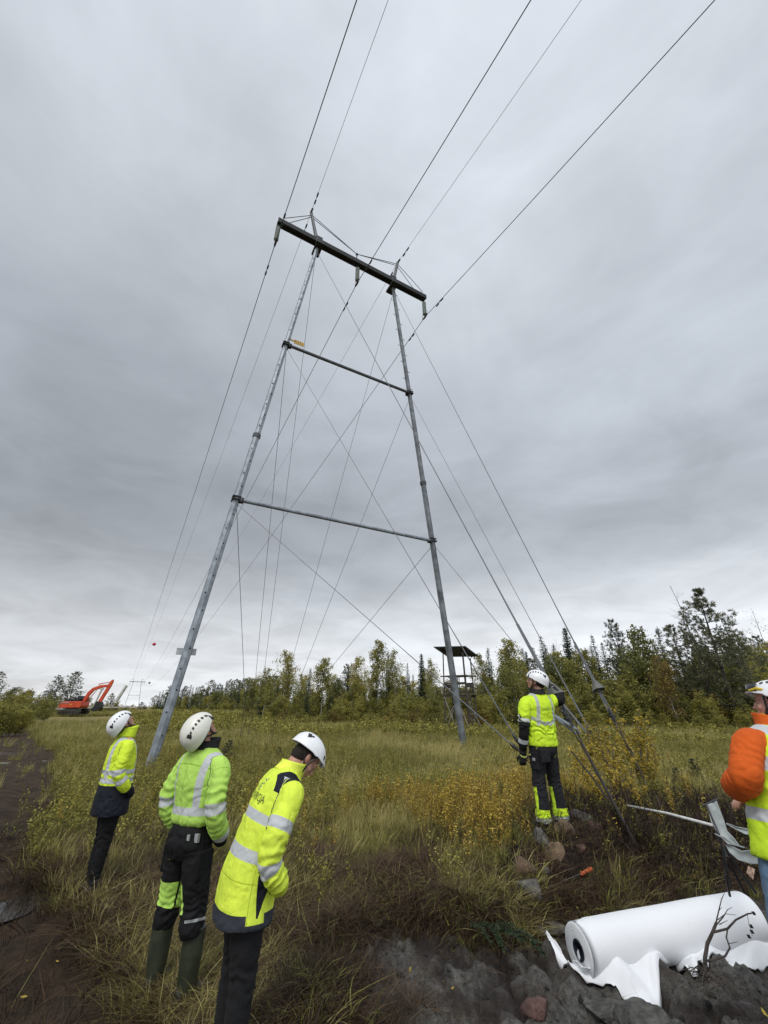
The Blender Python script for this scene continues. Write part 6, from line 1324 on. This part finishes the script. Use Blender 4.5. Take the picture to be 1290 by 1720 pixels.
def person3():
    x, y = -.83, 3.2; f = Figure((x, y, gz_(x, y) - .0), R(-60), 'person in a long yellow coat with head bowed, hand in the pocket', 1.70, bender(.6, 1.3, R(25)), (R(-27), R(-6), 0)); B = f.B; f.neck = R(26)
    P = [f.torso([(0, -.01, .69, .23, .17), (0, -.01, .74, .23, .17), (0, -.01, .90, .215, .165), (0, 0, 1.05, .205, .155), (0, -.005, 1.2, .205, .15), (0, -.012, 1.33, .21, .14), (0, -.012, 1.41, .185, .115), (0, -.012, 1.455, .115, .085), (0, -.01, 1.49, .08, .075)])]
    for sg in (-1, 1):
        pts_ = B([(sg * .15, 0, 1.38), (sg * .215, .0, 1.33), (sg * .265, -.01, 1.15), (sg * .265, .0, 1.02), (sg * .245, .09, .93), (sg * .20, .13, .88)]); P.append(f.sleeve(pts_, (.076, .08, .076, .07, .062, .05), 1 if sg < 0 else 2))
    f.body(arms=[[(B(q)[0], r) for q, r in (((sg * .17, 0, 1.37), .06), ((sg * .26, -.0, 1.1), .05), ((sg * .2, .12, .9), .042))] for sg in (-1, 1)], legs=[limb((sg * .09, 0, .85, .08), (sg * .10, .0, .45, .055), (sg * .10, 0, .1, .042)) for sg in (-1, 1)])
    m0 = fabric('long_coat_cloth', (.72, .88, .075), rules3); m1 = fabric('long_coat_sleeve_cloth', (.72, .88, .075), rules3s)
    j = fuse('coat', P, .0085, [m0, m1], f.root, 3, .006, 6, [(1, .33, .09, .006, 130), (2, .33, .09, .006, 130), (1, .5, .05, .006, 160), (2, .5, .05, .006, 160)], 9, {0: 0, 1: 1, 2: 1})
    f.collar(plain('yellow_collar', (.72, .88, .075), .75), 1.44, 1.535, .088, tilt=.03)
    trousers(f, [(0, 0, .95, .15, .11), (0, 0, .85, .165, .125), (0, 0, .76, .15, .11)], [[((sg * .09, 0, .86), .092, .10), ((sg * .095, .005, .64), .088, .092), ((sg * .098, .01, .46), .072, .075), ((sg * .1, -.005, .28), .066, .068), ((sg * .1, 0, .08), .058, .06)] for sg in (-1, 1)], plain('black_trousers_plain', (.004, .004, .005), .9, 0, .3, 10, .3, 60))
    for sg in (-1, 1): boot(f, (sg * .1, 0, .085), (sg * .15, 1), SHOE, 'shoe', .06, .048)
    th = R(22); o = B((.02, -.2, 1.30))[0]; up = (0, math.sin(th), math.cos(th)); rt = (1, 0, 0); nr = (0, -math.cos(th), math.sin(th))
    v, fc = text_mesh('OIVERCJA', .052); mark(f, j, 'lettering', v[:, :2] * [1.0, 1.2], fc, B((.03, -.16, 1.262))[0], rt, up, nr, plain('grey_print', (.10, .13, .03), .7))
    vv_, ff = [], []
    for cx_, cy_ in ((-.012, .0), (.004, .006), (-.004, .022), (.012, .028), (-.020, .014), (.020, .046), (.006, .052), (-.004, -.012), (.036, .06)):
        b0 = len(vv_); w = .0065; vv_ += [(cx_ - w, cy_), (cx_, cy_ - w), (cx_ + w, cy_), (cx_, cy_ + w)]; ff.append((b0, b0 + 1, b0 + 2, b0 + 3))
    mark(f, j, 'emblem', vv_, ff, B((.03, -.16, 1.315))[0], rt, up, nr, plain('blue_print', (.03, .10, .22), .6))
    f.hair(); f.helmet(HELM, brim=.022, vents=2, lift=.030)
    return f
person3()
# ---- fourth person: holds the guy wire, black sleeves, yellow trouser cuffs
def rules4(nt, x, y, z):
    brace = ((x.abs() - .125 + (z - 1.12) * .05).abs() < .021) & (z > 1.10); dg_ = ((z - 1.115 - (x.abs() - .04).abs() * .45).abs() < .022)
    return [(dg_ | brace, (.44, .48, .42))]
def rules4s(nt, x, y, z): return [(z > .28, BLK), (z.band(.24, .285), (.48, .52, .46)), (z.band(.475, .525), TAPE)]
def rules4t(nt, x, y, z):
    cuff = z > .66; return [(cuff, (.60, .82, .03)), (z.band(.74, .80) , (.42, .46, .42)), (z.band(.30, .72) & (x > .0) & (y.abs() < .03), (.55, .78, .04)), (z.band(.44, .72) & (x < -.02) & (y.abs() < .028), (.55, .78, .04))]
def person4():
    x, y = 2.10, 6.22; yaw = R(22); f = Figure((x, y, gz_(x, y) - .02), yaw, 'person in a yellow jacket with black sleeves gripping a guy wire', 1.82, bender(.5, 1.2, R(-4)), (R(12), R(42), 0)); B = f.B; f.neck = R(-4)
    # the gripped wire in body coordinates
    def loc(p): q = (np.array(p, float) - np.array(f.root.location)) / f.k; c_, s_ = math.cos(-yaw), math.sin(-yaw); return np.array([q[0] * c_ - q[1] * s_, q[0] * s_ + q[1] * c_, q[2]])
    Hh = loc(HAND); Wd = loc(G1) - loc(LT); Wd /= np.linalg.norm(Wd)
    print('hand target (local)', Hh, 'root', tuple(f.root.location))
    P = [f.torso([(0, 0, .86, .20, .145), (0, 0, .90, .205, .15), (0, 0, 1.05, .195, .145), (0, 0, 1.2, .205, .15), (0, -.01, 1.33, .21, .14), (0, -.01, 1.41, .185, .115), (0, -.012, 1.455, .115, .085), (0, -.01, 1.49, .078, .072)])]
    La = B([(-.15, 0, 1.375), (-.22, 0, 1.31), (-.265, -.015, 1.12), (-.27, .0, 1.0), (-.265, .05, .86), (-.26, .07, .80)]); P.append(f.sleeve(La, (.075, .08, .072, .06, .052, .045), 1))
    sh = B((.17, .0, 1.37))[0]; wr_ = Hh - np.array([0.02, .06, .06]); mid = (sh + wr_) / 2 + np.array([.10, -.09, -.05])
    Ra = [B((.12, -.005, 1.37))[0], sh + np.array([.04, 0, .0]), (sh + mid) / 2 + np.array([.03, 0, 0]), mid, (mid + wr_) / 2, wr_]; P.append(f.sleeve(Ra, (.08, .082, .072, .06, .052, .046), 2))
    body_arms = [[(La[0], .06), (La[2], .05), (La[5], .042)], [(Ra[0], .06), (mid, .05), (wr_, .04)]]
    f.body(arms=body_arms, legs=[limb((sg * .1, 0, .85, .08), (sg * .11, .0, .45, .055), (sg * .13, 0, .1, .042)) for sg in (-1, 1)])
    m0 = fabric('yellow_vest_cloth', (.62, .86, .035), rules4); m1 = fabric('black_sleeve_cloth', (.62, .86, .035), rules4s); m2 = fabric('black_raised_sleeve_cloth', (.62, .86, .035), lambda nt, x, y, z: [(z > .17, BLK), (z.band(.42, .46), TAPE)])
    j = fuse('jacket', P, .009, [m0, m1, m2], f.root, 3, .006, 7, [(1, .26, .08, .008, 90), (2, .2, .08, .008, 90), (0, 1.05, .12, .007, 60)], 12, {0: 0, 1: 1, 2: 2})
    f.collar(plain('black_collar', BLK, .8), 1.455, 1.53, .088)
    tb = fabric('charcoal_trouser_cloth', (.014, .014, .017), lambda nt, x, y, z: [], .8); tl = fabric('cuffed_trouser_leg', (.014, .014, .017), rules4t, .8)
    t = trousers(f, [(0, 0, .93, .16, .12), (0, -.005, .88, .175, .13), (0, -.01, .82, .18, .135), (0, 0, .74, .16, .12)], [[((sg * .095, -.005, .86), .095, .105), ((sg * .105, 0, .66), .088, .095), ((sg * .115, .01, .48), .078, .08), ((sg * .125, 0, .3), .078, .08), ((sg * .13, 0, .17), .085, .088), ((sg * .13, 0, .07), .09, .1)] for sg in (-1, 1)], [tb, tl], 17, wr=.007)
    for sg in (-1, 1): boot(f, (sg * .13, .02, .085), (sg * .2, 1), M_BLACK, 'boot', .08, .05)
    fuse('glove', glove_hand(La[5] - np.array([0, -.005, .03]), (0.02, .25, -1), (.6, .6, .1), -1, .5), .0055, [GLOV], f.root, 1)
    hd = Hh - wr_; pn = np.cross(hd, Wd); pn = pn if pn[0] < 0 else -pn
    fuse('glove', glove_hand(wr_ + hd * .0, hd, np.cross(hd, Wd) * (1 if np.cross(hd, Wd)[0] < 0 else -1), 1, .85, grip=True), .0055, [GLOV], f.root, 1)
    b = MB(); b.tube([wr_ + hd * -.15 , wr_ + hd * .35], [.05, .043], 14); b.done('glove_cuff', GLOV, f.root, smooth=True)
    b = MB(); b.tube([La[5] + np.array([0, -.003, .03]), La[5] - np.array([0, -.005, .05])], [.048, .04], 14); b.done('glove_cuff', GLOV, f.root, smooth=True)
    b = MB(); b.tube([La[5] + np.array([-.0, -.003, -.042]), La[5] - np.array([0, -.005, .052])], .042, 14); b.done('glove_trim', plain('pale_yellow_trim', (.6, .65, .2), .6), f.root)
    v, fc = text_mesh('ENERCIA', .05); mark(f, j, 'lettering', v[:, :2], fc, B((.03, -.16, 1.29))[0], (1, 0, 0), (0, 0, 1), (0, -1, 0), plain('faint_print', (.25, .38, .06), .7))
    q, fc = grid_badge(.052, .075); bd = mark(f, j, 'arm_badge', q, fc, (La[1] + La[2]) / 2 + np.array([-.09, 0, -.03]), (0, -1, 0), (0, 0, 1), (-1, -.15, .1), plain('dark_badge', (.02, .02, .03), .6)); 
    q, fc = grid_badge(.036, .02); mark(f, j, 'badge_print', q, fc, (La[1] + La[2]) / 2 + np.array([-.09, 0, -.01]), (0, -1, 0), (0, 0, 1), (-1, -.15, .1), M_PLATE, .006)
    b = MB(); b.box((-.185, -.03, .70), (.03, .14, .19)); bevel(b.done('cargo_pocket', tb, t), .01); b = MB(); b.box((-.203, -.05, .72), (.006, .045, .03)); b.box((-.203, .01, .765), (.006, .022, .012), mi=1); b.done('pocket_tag', [M_PLATE, plain('pale_yellow_trim', (.6, .65, .2), .6)], t)
    b = MB(); b.box((-.10, -.145, .76), (.14, .03, .14)); bevel(b.done('back_pocket', tb, t), .01)
    f.hair(); f.helmet(HELM); return f
person4()
# ---- fifth person: orange sweater and yellow vest, cut by the right edge
def rules5(nt, x, y, z):
    v_ = ((x.abs() - .105 - (z - 1.25) * .10).abs() < .033) & (z > 1.24); return [(z.band(1.225, 1.295), TAPE), (v_, TAPE), (z.band(.985, 1.045), TAPE)]
def person5():
    x, y = 2.07, 2.8; f = Figure((x, y, gz_(x, y) - .0), R(14), 'person in an orange sweater, yellow vest and jeans at the right edge', 1.88, None, (R(2), R(20), 0)); B = f.B; f.root.rotation_euler.y = R(14); f.ho = np.array([.085, 0, .0])
    m0 = fabric('vest_cloth', (.60, .84, .03), rules5); m1 = fabric('orange_sweater_cloth', (.62, .105, .012), lambda nt, x, y, z: [], .9, 300)
    P = [f.torso([(0, 0, .93, .185, .13), (0, 0, 1.1, .18, .13), (0, 0, 1.25, .19, .135), (0, -.01, 1.36, .19, .125), (0, -.01, 1.42, .17, .10), (0, -.012, 1.46, .10, .08), (0, -.01, 1.52, .072, .07)])]
    L_ = [(-.15, 0, 1.37), (-.205, -.005, 1.34), (-.26, -.02, 1.24), (-.285, -.02, 1.16), (-.20, .10, 1.12), (.04, .16, 1.12)]; R__ = [(.15, 0, 1.37), (.215, -.005, 1.33), (.28, -.03, 1.17), (.31, -.02, 1.07), (.25, .10, 1.05), (.15, .22, 1.08)]
    P += [f.sleeve(np.array(L_), (.074, .076, .075, .075, .064, .048), 1), f.sleeve(np.array(R__), (.078, .085, .085, .08, .066, .05), 2)]
    hands = glove_hand((.05, .165, 1.12), (1, .1, 0), (0, .2, -1), 1, .5) + glove_hand((.14, .23, 1.08), (-.6, .6, 0), (0, .2, -1), -1, .5)
    f.body(arms=[[(np.array(q, float), r) for q, r in ((A_[0], .06), (A_[3], .055), (A_[5], .042))] for A_ in (L_, R__)], legs=[limb((sg * .1, 0, .85, .08), (sg * .11, .0, .45, .055), (sg * .12, 0, .1, .042)) for sg in (-1, 1)], hands=hands)
    fuse('sweater', P, .009, [m1], f.root, 3, .002, 6, [(1, .14, .07, .002, 170), (2, .14, .07, .003, 150), (1, .42, .06, .003, 190), (1, .30, .05, .003, 170)], 21)
    vs_ = f.torso([(0, 0, .82, .215, .155), (0, 0, .92, .21, .155), (0, 0, 1.1, .197, .147), (0, 0, 1.25, .203, .152), (0, -.01, 1.36, .193, .140), (0, -.01, 1.425, .165, .108), (0, -.012, 1.46, .118, .09), (0, -.012, 1.475, .095, .08)])
    v = fuse('vest', [vs_], .009, [m0], f.root, 3, .006, 5, [(0, 1.1, .15, .005, 50)], 23)
    b = MB(); 
    for z in (.93, 1.06): b.tube([(-.16, -.118, z), (-.166, -.126, z)], .012, 10)
    b.done('snap', M_BLACK, v)
    f.collar(m1, 1.46, 1.535, .076)
    trousers(f, [(0, 0, .98, .165, .12), (0, -.005, .92, .18, .135), (0, -.01, .84, .185, .14), (0, 0, .76, .16, .12)], [[((sg * .095, -.005, .86), .095, .108), ((sg * .11, 0, .66), .088, .095), ((sg * .115, .01, .48), .07, .074), ((sg * .12, 0, .3), .066, .07), ((sg * .12, 0, .09), .065, .07)] for sg in (-1, 1)], DENIM, 27)
    for sg in (-1, 1): boot(f, (sg * .12, .0, .085), (sg * .2, 1), M_BLACK, 'boot', .08, .05)
    f.hair(); h = f.helmet(HELM, brim=.02, lift=.018)
    for sg in (-1, 1):
        b = MB(); b.tube(f.headx([(sg * .088, .05, -.085), (sg * .10, .052, -.088)]), .017, 12); b.tube(f.headx([(sg * .092, .05, -.085), (sg * .108, .052, -.088)]), .009, 10, mi=1); b.done('ear_clip', [plain('yellow_clip', (.62, .45, .03), .5), M_BLACK], h)
        b = MB(); b.tube(f.headx([(sg * .085, .105, .055), (sg * .10, .06, .068), (sg * .108, .03, .062)]), [.006, .009, .006], 8); b.done('visor_hinge', plain('yellow_clip', (.62, .45, .03), .5), h)
    n = 16; vv_ = []
    for i in range(2):
        for k in range(n + 1): a = R(-62) + R(124) * k / n; vv_.append((.112 * math.sin(a), .150 * math.cos(a) - .008, .052 + .045 * i - .03 * i * 0))
    o = mk('visor', f.headx(np.array(vv_)), [(k, k + 1, n + 2 + k, n + 1 + k) for k in range(n)], M_GL, h, smooth=True); o.modifiers.new('thick', 'SOLIDIFY').thickness = .003
person5()
